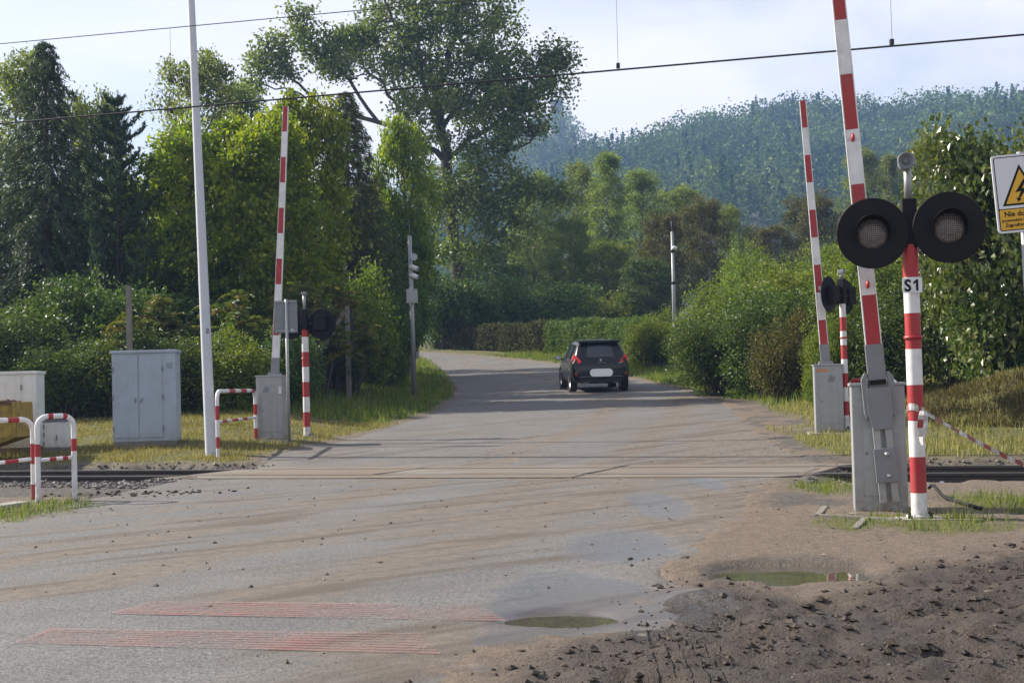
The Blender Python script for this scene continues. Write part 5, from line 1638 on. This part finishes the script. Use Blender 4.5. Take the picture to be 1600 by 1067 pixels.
railing('striped railing half hidden behind the near right barrier box', a, b, zt, {'top': [(0.05, 0.3), (0.6, 0.7)], 'post0': [(0.10, 0.30), (0.52, 0.72), (.9, 1.2)], 'post1': [(0.3, 0.5)]}, (zt - 0.45, zt - 0.45), [(0.2, 0.35), (0.6, 0.75)], r=0.036, rad=0.12)

# ------------------------------------------------------------------ poles and masts
g = ground(330, 713)
top = at(296, -60, g.y)
wp_ = thing('lighting_pole', 'tall tapered pale grey pole at the left verge', 'pole', g)
mb = MB(); dlt = top - g
mb.tube([(0, 0, -0.2)] + [tuple(dlt * (i / 8)) for i in range(9)] + [tuple(dlt * 1.06)], [0.105] + [0.105 - 0.043 * i / 8 for i in range(9)] + [0.055], 20)
mb.build('shaft', M['polewhite'], wp_)
MB().box((0.0, -0.096, 2.3), (0.05, 0.01, 0.09)).build('service_hatch', M['galvdark'], wp_)
MB().tube([tuple(dlt * 1.06), tuple(dlt * 1.06 + Vector((0.5, -0.2, 0.2))), tuple(dlt * 1.06 + Vector((1.5, -0.6, 0.3)))], 0.04, 12).build('lamp_arm', M['polewhite'], wp_)
MB().box(tuple(dlt * 1.06 + Vector((1.75, -0.7, 0.3))), (0.7, 0.22, 0.10), rot=RZm(-0.38)).build('lamp_head', M['polewhite'], wp_, bevel=0.03)

g = ground(648, 622)
cm_ = thing('camera_mast', 'grey steel mast with cameras and antenna on the inner side of the bend', 'mast', g)
hq = (622 - 368) / (F / g.y)
MB().tube([(0, 0, -0.1), (-0.04, 0, hq)], [0.085, 0.062], 16).build('shaft', M['galv'], cm_)
MB().tube([(-0.04, 0, hq), (-0.045, 0, hq + 0.55)], [0.014, 0.006], 8).build('antenna', M['galvdark'], cm_)
zz = (622 - 402) / (F / g.y)
T = Matrix.Translation((0.10, -0.10, zz)) @ Matrix.Rotation(math.pi / 2, 4, 'X')
hn = MB(); hn.lathe([(0.0, -0.08), (0.05, -0.08), (0.07, 0.0), (0.11, 0.07), (0.105, 0.08), (0.06, 0.02), (0.03, 0.02), (0.03, 0.06), (0.0, 0.065)], 22, mat=T); hn.build('horn_speaker', M['polewhite'], cm_)
for py in (420, 433):
    zz = (622 - py) / (F / g.y)
    c = MB(); c.tube([(-0.08, 0, zz + 0.05), (0.04, -0.06, zz + 0.05), (0.20, -0.14, zz - 0.02)], [0.055, 0.09, 0.075], 14); cc = c.build('camera_body', M['white'], cm_)
    c = MB(); c.lathe([(0, .02), (0.05, 0.015), (0.055, 0)], 14, mat=Matrix.Translation((0.20, -0.14, zz - 0.02)) @ Matrix.Rotation(math.radians(110), 4, 'Y')); c.build('lens', M['black'], cc)
zz = (622 - 463) / (F / g.y)
MB().box((0.0, -0.12, zz), (0.36, 0.14, 0.46)).build('junction_box', M['galv'], cm_, bevel=0.01)
MB().box((0.12, -0.03, (622 - 555) / (F / g.y)), (0.10, 0.12, 0.22)).build('switch_box', M['galvdark'], cm_, bevel=0.01)

p = at(1055, 545, 58.0); p.z = hz(p.x, 58.0)
m2 = thing('camera_mast', 'slim grey mast standing behind the bright hedge on the right', 'mast', p)
tz = at(1050, 362, 58.0)
dl = tz - p
MB().tube([(0, 0, -0.1), tuple(dl * 0.62), tuple(dl * 0.63), tuple(dl)], [0.085, 0.075, 0.062, 0.055], 14).build('shaft', M['galv'], m2)
MB().tube([tuple(dl), tuple(dl + Vector((-0.03, 0, 0.45)))], [0.015, 0.008], 8).build('antenna', M['galvdark'], m2)
for f in (0.63, 0.86):
    c = MB(); c.lathe([(0.05, -0.07), (0.09, -0.06), (0.09, 0.04), (0.05, 0.05)], 16, mat=Matrix.Translation(dl * f)); c.build('collar', M['black'], m2)
c = MB(); c.lathe([(0.0, -0.08), (0.09, -0.07), (0.12, 0.0), (0.10, 0.06), (0.0, 0.09)], 14, mat=Matrix.Translation(dl * 0.875 + Vector((0.06, -0.16, 0.02)))); c.build('dome_camera', M['cabwhite'], m2)

# old concrete fence posts in the bushes
p = at(545, 600, 43.0); p.z = hz(p.x, 43.0)
fp = thing('fence_post', 'old concrete fence post with diagonal brace behind the left signal', 'post', p)
tz = at(545, 478, 43.0).z - p.z
MB().bar((0, 0, -0.2), (0, 0, tz), 0.15, 0.15, 0, w1=0.13).build('post', M['oldconcrete'], fp, bevel=0.01)
MB().bar((-0.06, 0, tz - 0.12), (-1.1, 0, 0.9), 0.13, 0.13, 0).build('brace', M['oldconcrete'], fp, bevel=0.01)
for k in range(3):
    MB().tube([(0.12 + 0.012 * k, 0, tz - 0.1), (0.13 + 0.02 * k, 0, 0.2)], 0.008, 6).build('wire_strand', M['wire'], fp)
p = at(203, 560, 31.8); p.z = hz(p.x, 31.8)
fp = thing('fence_post', 'slim concrete fence post above the big grey cabinet', 'post', p)
MB().prism([(-.06, -.2), (.06, -.2), (.05, at(203, 447, 31.8).z - p.z), (-.05, at(203, 447, 31.8).z - p.z)], -0.06, 0.06).build('post', M['oldconcrete'], fp, bevel=0.008)
MB().box((0.0, -0.075, 1.6), (0.14, 0.02, 0.05)).build('cleat', M['oldconcrete'], fp)

# ------------------------------------------------------------------ cabinets
def cabinet(label, base, w, h, d, mat, doors, rz=0.0, louvre=None, lid=0.06, lidmat=None, hinge=True):
    t = thing('equipment_cabinet', label, 'cabinet', base, rz, 'trackside cabinets on the left')
    MB().box((0, 0, 0.03), (w * 0.98, d * 0.98, 0.18)).build('plinth', M['oldconcrete'], t, bevel=0.01)
    body = MB().box((0, 0, 0.12 + (h - 0.12) / 2), (w, d, h - 0.12)).build('body', mat, t, bevel=0.006)
    MB().box((0, 0, h + lid / 2), (w + 0.05, d + 0.06, lid)).build('lid', lidmat or mat, t, bevel=0.01)
    for i, (x0, x1) in enumerate(doors):
        dr = MB().box(((x0 + x1) / 2, -d / 2 - 0.008, 0.12 + (h - 0.12) * 0.51), (x1 - x0 - 0.012, 0.016, (h - 0.12) * 0.93)).build('door', mat, t, bevel=0.004)
        if hinge:
            xs = x0 + 0.0 if i == 0 else x1 - 0.0
            for f in (0.15, 0.5, 0.82):
                MB().box((xs, -d / 2 - 0.022, 0.12 + (h - 0.12) * f), (0.028, 0.022, 0.10)).build('hinge', M['galvdark'], dr, bevel=0.004)
        xh = x1 - 0.06 if i == 0 else x0 + 0.05
        MB().box((xh, -d / 2 - 0.024, h * 0.50), (0.03, 0.02, 0.10), rot=RY(0.5 * i)).build('handle', M['galvdark'], dr, bevel=0.004)
    if louvre:
        for k in range(4):
            MB().box((louvre[0], -d / 2 - 0.006, louvre[1] + 0.03 * k), (0.11, 0.014, 0.014), rot=RX(0.5)).build('louvre_slat', M['greypaint'], body)
    return t
g = ground(226, 699); s_ = F / g.y
cabinet('big grey two door cabinet in front of the dark bushes', g + Vector((0, 0.25, 0)), 98 / s_, 147 / s_, 0.55, M['greypaint'], [(-0.60, -0.11), (-0.10, 0.36)], rz=0.06, louvre=(0.50, 147 / s_ - 0.30))
MB().box((-0.37, -0.295, 1.35), (0.12, 0.003, 0.22)).build('name_panel', M['greypaint'], [o for o in COL.objects if o.name.startswith('equipment_cabinet')][-1])
g = ground(-10, 710); s_ = F / g.y
cabinet('white cabinet cut off by the left picture edge', g + Vector((0, 0.3, 0)), 132 / s_, 124 / s_, 0.6, M['cabwhite'], [(-0.7, 0.0), (0.02, 0.55)], rz=0.05)
g = ground(85, 709); s_ = F / g.y
cabinet('knee high pale cabinet with blue lid behind the railing loop', g + Vector((0, 0.2, 0)), 37 / s_, 50 / s_, 0.35, M['cabwhite'], [(-0.21, 0.10)], rz=0.05, lid=0.025, lidmat=M['bluerim'])

# rusty yellow skip at the left edge
g = ground(-40, 712)
sk = thing('yellow_skip', 'rusty yellow ribbed skip cut off by the left picture edge', 'skip', (g.x, g.y - 1.4, hz(g.x, g.y - 1.4)), 0.05)
mb = MB()
x1 = at(35, 630, g.y - 1.4).x - g.x
zt = at(20, 628, g.y - 1.4).z - sk.location.z; zb = at(36, 682, g.y - 1.4).z - sk.location.z
prof = [(-2.2, zt), (x1, zt), (x1 + 0.02, zb), (x1 - 0.9, zb - 0.30), (-1.7, zb - 0.30), (-2.2, zb)]
mb.prism(prof, -0.5, 0.6); mb.build('tub', M['yellow'], sk, bevel=0.01)
for k in range(6):
    xx = x1 - 0.03 - 0.42 * k
    MB().box((xx, -0.53, (zt + zb) / 2 + 0.0), (0.06, 0.06, zt - zb)).build('rib', M['yellow'], sk, bevel=0.006)
for zz in (zt - 0.02, (zt + zb) / 2 + 0.05, zb + 0.03):
    MB().box(((x1 - 2.2) / 2, -0.515, zz), (x1 + 2.2, 0.035, 0.05)).build('rail', M['rust'] if zz > zt - 0.1 else M['yellow'], sk)
for xx in (-1.5, x1 - 1.0):
    MB().box((xx, 0.05, (zb - 0.30) / 2), (0.14, 1.0, zb - 0.28)).build('skid', M['rust'], sk)
rgk = np.random.default_rng(2)
xx = rgk.uniform(-2.1, x1 - 0.05, 160); yy = rgk.uniform(-0.45, 0.55, 160)
o = lumps('load', np.stack([xx, yy, np.full(160, zt + 0.01)], 1), rgk.uniform(0.03, 0.07, 160), M['rust'], None, None, 3)
o.parent = sk

# ------------------------------------------------------------------ yellow warning sign at the right edge
D_S = 12.3
pc = at(1597, 240, D_S)
base = Vector((pc.x + 0.055, D_S + 0.05, hz(pc.x, D_S)))
ws = thing('warning_sign', 'white and yellow high voltage warning sign at the right picture edge', 'sign', base)
MB().tube([(0, 0, -0.2), (-0.055, 0, pc.z - base.z + 0.02)], 0.030, 14).build('post', M['galv'], ws)
cx = at(1596, 301, D_S)
sg = bpy.data.objects.new('sign_face', None)
RS = Matrix.Rotation(math.radians(-4.0), 4, 'Y')
def sgn(mb, name, mat, parent, bevel=0.0):
    o = mb.build(name, mat, parent, bevel=bevel)
    return o
bpy.data.objects.remove(sg)
SO = cx - base; SO.y = -0.05
def sq(x0, x1, z0, z1, y, rad=0.0):
    if rad == 0: pl = [(x0, z0), (x1, z0), (x1, z1), (x0, z1)]
    else:
        pl = []
        for (ccx, ccz, a0) in ((x1 - rad, z1 - rad, 0), (x0 + rad, z1 - rad, 90), (x0 + rad, z0 + rad, 180), (x1 - rad, z0 + rad, 270)):
            for k in range(6):
                a = math.radians(a0 + 18 * k); pl.append((ccx + rad * math.cos(a), ccz + rad * math.sin(a)))
    return pl
def face(poly, y0, y1, mat, name, parent):
    mb = MB().prism(poly, y0, y1)
    mb.v = [tuple(SO + (RS @ Vector(p))) for p in mb.v]
    return mb.build(name, mat, parent)
Wd, Hh_ = 0.232, 0.335
pan = face(sq(-Wd, Wd, -Hh_, Hh_, 0, 0.03), 0.0, 0.012, M['signwhite'], 'panel', ws)
face(sq(-Wd + .018, Wd - .018, -Hh_ + .018, Hh_ - .018, 0, 0.02), -0.0015, 0.0, M['black'], 'black_border', pan)
face(sq(-Wd + .026, Wd - .026, -0.128, Hh_ - .026, 0, 0.012), -0.003, -0.0015, M['signwhite'], 'white_field', pan)
face(sq(-Wd + .026, Wd - .026, -Hh_ + .026, -0.136, 0, 0.012), -0.003, -0.0015, M['signyellow'], 'yellow_field', pan)
face([(-0.172, -0.105), (0.172, -0.105), (0, 0.245)], -0.0045, -0.003, M['black'], 'triangle', pan)
face([(-0.142, -0.088), (0.142, -0.088), (0, 0.202)], -0.006, -0.0045, M['signyellow'], 'triangle_field', pan)
face([(0.03, 0.12), (-0.055, 0.005), (-0.005, 0.012), (-0.035, -0.045), (-0.052, -0.04), (-0.035, -0.078), (-0.004, -0.05), (-0.02, -0.048), (0.055, 0.042), (0.005, 0.035), (0.05, 0.11)], -0.0075, -0.006, M['black'], 'lightning_arrow', pan)
for body, size, x, z, bo in (('Nie dotykać', 0.063, -0.168, -0.196, 0.0012), ('przewodów i urządzeń', 0.036, -0.192, -0.240, 0.0004), ('Zagrożenie życia', 0.042, -0.168, -0.284, 0.0006)):
    q = SO + (RS @ Vector((x, -0.0045, z)))
    text_part(body, size, M['black'], pan, q, rot=(math.pi / 2, math.radians(-4.0), 0), bold=bo)

# ------------------------------------------------------------------ barrier tape
tp0 = s1 + Vector((0.02, -0.02, 0.985))
tp1 = at(1600, 716, 13.0)
dirv = (tp1 - tp0)
tend = tp0 + dirv * 1.75
tend.z = hz(tend.x, tend.y) + 0.01
tape = thing('barrier_tape', 'red and white plastic tape stretched from the S1 post to the right', 'tape', tp0)
mb = MB(); n = 46
pts = []
for i in range(n + 1):
    f = i / n
    p = dirv * (f * 1.75); p.z -= 0.06 * math.sin(f * math.pi)
    tw_ = 0.5 * math.sin(f * 9) + 0.3
    wv = Vector((0.25 * math.sin(tw_), 0.55 * math.sin(tw_), math.cos(tw_))) * 0.021
    pts += [tuple(p - wv), tuple(p + wv)]
for i in range(n):
    mb.add([pts[2 * i], pts[2 * i + 1], pts[2 * i + 3], pts[2 * i + 2]], [(0, 1, 2, 3)], 0 if i % 4 < 2 else 1, True)
t2 = mb.build('strip', [M['red'], M['white']], tape)
mb = MB(); n = 16
ring = []
for k in range(n + 1):
    a = 2 * math.pi * k / n
    ring += [(0.076 * math.cos(a) - 0.02, 0.076 * math.sin(a) + 0.02, -0.03 + 0.02 * math.sin(a * 2)), (0.078 * math.cos(a) - 0.02, 0.078 * math.sin(a) + 0.02, 0.03 + 0.02 * math.sin(a * 2))]
for k in range(n):
    mb.add([ring[2 * k], ring[2 * k + 1], ring[2 * k + 3], ring[2 * k + 2]], [(0, 1, 2, 3)], 1 if k % 4 else 0, True)
mb.build('wrap', [M['red'], M['white']], tape)
mb = MB(); rows_ = 9; pr = []
for i in range(rows_):
    f = i / (rows_ - 1); w_ = 0.045 * math.sin(math.pi * min(1, 0.2 + f * 0.78)) + 0.004
    pr += [(0.015 - w_ - 0.02 * f, -0.085 - 0.01 * math.sin(f * 5), -0.02 - 0.30 * f), (0.015 - 0.02 * f, -0.105 - 0.01 * math.sin(f * 7 + 1), -0.02 - 0.30 * f), (0.015 + w_ - 0.02 * f, -0.085, -0.02 - 0.29 * f)]
for i in range(rows_ - 1):
    for j in range(2):
        a = 3 * i + j; mb.add([pr[a], pr[a + 1], pr[a + 4], pr[a + 3]], [(0, 1, 2, 3)], 0 if i in (2, 3) and j == 0 else 1, True)
mb.build('loose_end', [M['red'], M['white']], tape)

# edging stones in the grass by the near barrier, base pads, kerb, cable
ed = thing('concrete_edging', 'flush concrete edging strips in the grass around the S1 post', 'kerb', ground(1340, 812))
def strip(p0, p1, w=0.06, mat='oldconcrete'):
    a_, b_ = ground(*p0), ground(*p1)
    mb = MB().bar(a_ + Vector((0, 0, 0.005)), b_ + Vector((0, 0, 0.005)), w, 0.05, 0, up=(0, 0, 1))
    return under(ed, mb.build('edging_stone', M[mat], bevel=0.006))
strip((1290, 794), (1278, 808)); strip((1281, 808), (1350, 811)); strip((1353, 812), (1336, 829)); strip((1356, 812), (1408, 815)); strip((1482, 816), (1536, 816))
kb = thing('kerb_stone', 'low grey kerb stone at the left picture edge', 'kerb', ground(-20, 802))
a_ = ground(-60, 806); b_ = ground(36, 792)
under(kb, MB().bar(a_ + Vector((0, 0, 0.0)), b_ + Vector((0, 0, 0.0)), 0.22, 0.14, 0, up=(0, 0, 1)).build('stone', M['concrete'], bevel=0.012))
c0 = ground(1452, 776); c1 = ground(1532, 800)
mb = MB(); P_ = []
for i in range(14):
    f = i / 13; p = c0.lerp(c1, f); p.z = hz(p.x, p.y) + 0.035 + 0.10 * math.exp(-((f - 0.12) / 0.16) ** 2); p.y += 0.08 * math.sin(f * 6); P_.append(p)
cb_ = mb.tube(P_, 0.017, 10).build('ground_cable', M['black'])
tag(cb_, 'black cable looping over the ground behind the S1 post', 'cable')

# ------------------------------------------------------------------ overhead line
def wire_pts(pa, pb, sag, n=24):
    a_, b_ = Vector(pa), Vector(pb)
    return [a_.lerp(b_, i / n) - Vector((0, 0, sag * 4 * (i / n) * (1 - i / n))) for i in range(n + 1)]
def over_track(px, py):
    d = pix_dir(px, py)
    tt = RAILC[1] * CU / (d.x * SU + CU)
    return Vector((d.x * tt, tt, CAM_Z + d.z * tt))
wl_, wr_ = over_track(0, 193), over_track(1600, 54)
e = (wr_ - wl_)
ocl = thing('overhead_line', 'thin contact and carrier wires strung above the railway track', 'overhead line', (0, RAILC[1], 5.7))
A_, B_ = wl_ - e * 1.2, wr_ + e * 1.2
for off in (0.0, 0.045):
    under(ocl, MB().tube([p + Vector((0, off, 0.0)) for p in wire_pts(A_, B_, 0.0)], 0.0085, 6).build('contact_wire', M['wire']))
ml, mr = over_track(0, 69), over_track(740, 0)
em = (mr - ml)
MA, MBp = ml - em * 2.0, mr + em * 3.2
under(ocl, MB().tube(wire_pts(MA, MBp, 0.0), 0.0075, 6).build('carrier_wire', M['wire']))
for px, py in ((268, 176), (966, 106), (1394, 69)):
    a_ = over_track(px, py)
    f = (a_.x - MA.x) / (MBp.x - MA.x); tq = MA.lerp(MBp, f)
    dr = under(ocl, MB().tube([a_, Vector((a_.x, a_.y, tq.z))], 0.0030, 5).build('dropper', M['wire']))
    cl_ = MB().box(a_ + Vector((0, 0.02, 0.03)), (0.05, 0.06, 0.07)).build('clip', M['wire']); cl_.parent = dr
# ------------------------------------------------------------------ car
def car():
    g = ground(938, 612.5)
    yaw = math.radians(4.0)
    fwd = Vector((-math.sin(yaw), math.cos(yaw)))
    c = Vector((g.x, g.y)) + fwd * 1.85
    za = hz(c.x - fwd.x * 1.3, c.y - fwd.y * 1.3); zb = hz(c.x + fwd.x * 1.3, c.y + fwd.y * 1.3)
    pitch = math.atan2(zb - za, 2.6)
    t = thing('parked_car', 'black hatchback driving away along the road with its tail lights glowing red', 'car', (c.x, c.y, (za + zb) / 2 + 0.004))
    t.name = 'hatchback_car'
    t.rotation_euler = (pitch, 0, yaw)
    def paint():
        q = NT('black car paint'); n = q.noise(2.0, 4, 0.6, q.coord())
        p = q.bsdf(q.ramp(n, [(0.3, (0.002, 0.0025, 0.004)), (0.75, (0.006, 0.006, 0.007))]), 0.3, 0, 0.35)
        p.inputs['Coat Weight'].default_value = 0.3; p.inputs['Coat Roughness'].default_value = 0.03
        return q.done(p)
    def glass():
        q = NT('dark car glass'); p = q.bsdf((0.018, 0.022, 0.027, 1), 0.08, 0, 0.9); return q.done(p)
    def tail():
        q = NT('tail light'); n = q.noise(25, 2, 0.5, q.coord())
        p = q.bsdf(q.ramp(n, [(0.3, (0.30, 0.010, 0.010)), (0.7, (0.42, 0.035, 0.03))]), 0.15, 0, 0.5)
        p.inputs['Emission Color'].default_value = (0.9, 0.05, 0.04, 1); p.inputs['Emission Strength'].default_value = 0.07
        return q.done(p)
    mp, mg, mt = paint(), glass(), tail()
    # stations: y, half width, z bottom, z belt, half roof width, z top
    st = [(-2.18, 0.70, 0.40, 0.62, 0.66, 0.70), (-2.15, 0.82, 0.33, 0.70, 0.74, 0.86), (-2.08, 0.89, 0.30, 0.86, 0.76, 1.02), (-1.98, 0.905, 0.29, 0.96, 0.74, 1.20), (-1.86, 0.91, 0.28, 1.00, 0.71, 1.38), (-1.72, 0.915, 0.28, 1.02, 0.67, 1.55),
          (-1.60, 0.918, 0.26, 1.02, 0.655, 1.605), (-1.1, 0.92, 0.24, 1.02, 0.66, 1.64), (-0.3, 0.92, 0.24, 1.01, 0.67, 1.645), (0.35, 0.92, 0.24, 1.00, 0.66, 1.56), (0.8, 0.92, 0.24, 0.99, 0.66, 1.32), (1.15, 0.92, 0.25, 0.98, 0.70, 1.10),
          (1.6, 0.90, 0.26, 0.90, 0.72, 0.98), (1.95, 0.86, 0.28, 0.78, 0.66, 0.86), (2.13, 0.76, 0.32, 0.62, 0.56, 0.70), (2.18, 0.60, 0.38, 0.5, 0.45, 0.58)]
    ring = []
    for (y, w, zb_, zl, wr, zt) in st:
        ring.append([(0, y, zb_), (w * 0.8, y, zb_), (w * 0.97, y, zb_ + 0.07), (w, y, (zb_ + zl) * 0.5), (w * 0.985, y, zl - 0.02), (w * 0.955, y, zl + 0.02 * (zt > zl + 0.1)), ((wr * 0.55 + w * 0.43), y, zl + (zt - zl) * 0.5), (wr, y, zt - 0.05), (wr * 0.86, y, zt - 0.012), (wr * 0.5, y, zt), (0, y, zt + 0.006)])
    mb = MB(); n = len(ring[0]); V_ = []
    for r_ in ring:
        V_ += r_ + [(-x, y, z) for (x, y, z) in r_[-2:0:-1]]
    k = 2 * n - 2
    fs = []
    for i in range(len(ring) - 1):
        for j in range(k):
            a = i * k + j; b = i * k + (j + 1) % k
            fs.append((a, b, b + k, a + k))
    fs.append(tuple(range(k))); fs.append(tuple(reversed(range((len(ring) - 1) * k, len(ring) * k))))
    mb.add(V_, fs, 0, True)
    body = mb.build('body', mp, t, smooth_all=True)
    ss = body.modifiers.new('sub', 'SUBSURF'); ss.levels = 2; ss.render_levels = 2
    ys = np.array([s[0] for s in st[:7]]); zs = np.array([s[5] for s in st[:7]])
    back = lambda z: float(np.interp(z, zs, ys))
    # rear window
    def patch(xf, z0, z1, off, thick, nx=10, nz=8):
        m = MB(); P = []
        for lay in (0, 1):
            for i in range(nz + 1):
                z = z0 + (z1 - z0) * i / nz; h = xf(z)
                for j in range(nx + 1):
                    u_ = -1 + 2 * j / nx
                    P.append((u_ * h, back(z) - off + 0.07 * u_ * u_ + (thick if lay else 0), z))
        L = (nx + 1) * (nz + 1); f = []
        for i in range(nz):
            for j in range(nx):
                a = i * (nx + 1) + j; f += [(a, a + 1, a + nx + 2, a + nx + 1), (a + L, a + L + nx + 1, a + L + nx + 2, a + L + 1)]
        m.add(P, f, 0, True)
        return m
    hatch = MB().box((0, -1.99, 1.0), (0.01, 0.01, 0.01))
    patch(lambda z: 0.665 - 0.13 * (z - 1.10) / 0.40, 1.10, 1.50, 0.028, 0.03).build('rear_window', mg, t)
    sp = MB(); sp.prism([(-0.62, 1.545), (0.62, 1.545), (0.66, 1.60), (0.55, 1.625), (-0.55, 1.625), (-0.66, 1.60)], -1.86, -1.62); sp.build('spoiler', mp, t, bevel=0.02)
    MB().box((0, -2.19, 0.60), (1.50, 0.06, 0.14)).build('bumper', M['blacktrim'], t, bevel=0.03)
    MB().box((0, -2.16, 0.38), (1.30, 0.05, 0.13)).build('diffuser', M['blacktrim'], t, bevel=0.03)
    MB().box((0, -2.195, 0.50), (1.36, 0.03, 0.025)).build('trim_strip', M['galvdark'], t, bevel=0.008)
    # number plate, blank and white
    pl = []
    for (cx_, a0) in ((0.24, -90), (-0.24, 90)):
        for q in range(9):
            a = math.radians(a0 + 180 * q / 8); pl.append((cx_ + 0.12 * math.cos(a), 0.62 + 0.12 * math.sin(a)))
    pm = NT('blank white plate'); pmat = pm.done(pm.bsdf(pm.ramp(pm.noise(3, 2, .5, pm.coord()), [(0, (0.92, 0.92, 0.92)), (1, (0.95, 0.95, 0.95))]), 0.5))
    MB().prism(pl, -2.245, -2.215).build('number_plate', pmat, t)
    for s in (-1, 1):
        P2 = [(s * 0.87, 0.93), (s * 0.89, 1.05), (s * 0.83, 1.19), (s * 0.77, 1.17), (s * 0.66, 1.04), (s * 0.58, 0.95), (s * 0.70, 0.92)]
        m = MB(); Pf = []
        for lay in (0, 1):
            for (x, z) in P2:
                yb = back(z) - 0.035 + 0.16 * max(0, (abs(x) - 0.55) / 0.34) ** 2
                Pf.append((x, yb + (0.12 if lay else 0), z))
        nn = len(P2)
        m.add(Pf, [tuple(range(nn)), tuple(reversed(range(nn, 2 * nn)))] + [(i, i + nn, (i + 1) % nn + nn, (i + 1) % nn) for i in range(nn)])
        m.build('tail_light', mt, t, bevel=0.012)
        MB().box((s * 0.70, -2.16, 0.58), (0.24, 0.07, 0.10)).build('reflector', M['red'], t, bevel=0.02)
        MB().box((s * 0.45, -2.12, 0.32), (0.12, 0.1, 0.05)).build('exhaust', M['bolt'], t, bevel=0.015)
        # mirrors
        mm = MB(); mm.lathe([(0.0, -0.06), (0.075, -0.05), (0.105, 0.0), (0.10, 0.05), (0.0, 0.055)], 16, mat=Matrix.Translation((s * 1.05, 0.62, 1.05)) @ Matrix.Rotation(math.pi / 2, 4, 'X') @ Matrix.Diagonal((1.15, 0.85, 1, 1)))
        mir = mm.build('mirror', mp, t)
        MB().box((s * 0.95, 0.62, 1.0), (0.16, 0.05, 0.05)).build('mirror_arm', M['blacktrim'], mir)
        gm = MB(); gm.lathe([(0.0, 0.0), (0.085, 0.0)], 16, mat=Matrix.Translation((s * 1.05, 0.565, 1.05)) @ Matrix.Rotation(math.pi / 2, 4, 'X') @ Matrix.Diagonal((1.15, 0.85, 1, 1))); gm.build('mirror_glass', M['bolt'], mir)
        # side glass
        for (y0, y1) in ((-1.45, -0.45), (-0.38, 0.55)):
            m = MB(); P = []
            for y in (y0, (y0 + y1) / 2, y1):
                zt_ = float(np.interp(y, [q[0] for q in st], [q[5] for q in st])); w_ = 0.905
                P += [(s * 0.905, y, 1.05), (s * (0.67 + 0.045), y + (0.05 if y == y0 else 0), min(zt_ - 0.12, 1.50))]
            m.add(P, [(0, 1, 3, 2), (2, 3, 5, 4)])
            m.build('side_window', mg, t)
        for y in (-0.55, 0.35):
            MB().box((s * 0.925, y, 0.92), (0.03, 0.16, 0.03)).build('door_handle', mp, t, bevel=0.008)
        # wheels
        for y in (-1.32, 1.32):
            w = MB(); w.lathe([(0.22, -0.10), (0.31, -0.108), (0.335, -0.085), (0.34, 0.0), (0.335, 0.085), (0.31, 0.108), (0.22, 0.10)], 32, mat=Matrix.Translation((s * 0.80, y, 0.34)) @ Matrix.Rotation(math.pi / 2, 4, 'Y'))
            wh = w.build('wheel', M['blacktrim'], t)
            r_ = MB(); r_.lathe([(0.0, 0.05), (0.05, 0.06), (0.07, 0.035), (0.20, 0.06), (0.225, 0.09), (0.225, -0.09), (0.0, -0.09)], 10, mat=Matrix.Translation((s * 0.80, y, 0.34)) @ Matrix.Rotation(s * math.pi / 2, 4, 'Y'), smooth=False)
            r_.build('rim', M['bolt'], wh)
            ar = MB(); ar.lathe([(0.36, -0.02), (0.40, 0.0), (0.40, 0.012), (0.36, 0.012)], 32, mat=Matrix.Translation((s * 0.905, y, 0.36)) @ Matrix.Rotation(s * math.pi / 2, 4, 'Y')); ar.build('wheel_arch', M['blacktrim'], t)
        MB().box((s * 0.60, 2.06, 0.78), (0.36, 0.12, 0.13), rot=RZm(-s * 0.35)).build('headlight', M['bolt'], t, bevel=0.03)
    # emblem and badge
    e = MB(); e.prism([(-.035, 1.0), (-.02, .965), (.03, .965), (.01, .995), (.04, 1.01), (.035, 1.045), (0.0, 1.05), (-.03, 1.03)], back(1.0) - 0.045, back(1.0) - 0.02); e.build('emblem', M['bolt'], t)
    MB().box((0, back(0.92) - 0.035, 0.925), (0.26, 0.02, 0.020)).build('badge_strip', M['galvdark'], t)
    MB().box((0.60, back(0.92) - 0.01, 0.915), (0.12, 0.02, 0.022)).build('badge', M['bolt'], t)
    MB().tube([(0, -1.45, 1.62), (0, -1.58, 1.83)], [0.012, 0.004], 8).build('antenna', M['black'], t)
    MB().tube([(-0.05, -1.965, 1.16), (0.32, -1.915, 1.20)], 0.012, 8).build('wiper', M['black'], t)
    w = MB(); w.add([(-0.62, 0.42, 1.52), (0.62, 0.42, 1.52), (0.68, 1.12, 1.12), (-0.68, 1.12, 1.12)], [(0, 1, 2, 3)]); w.build('windscreen', mg, t)
car()
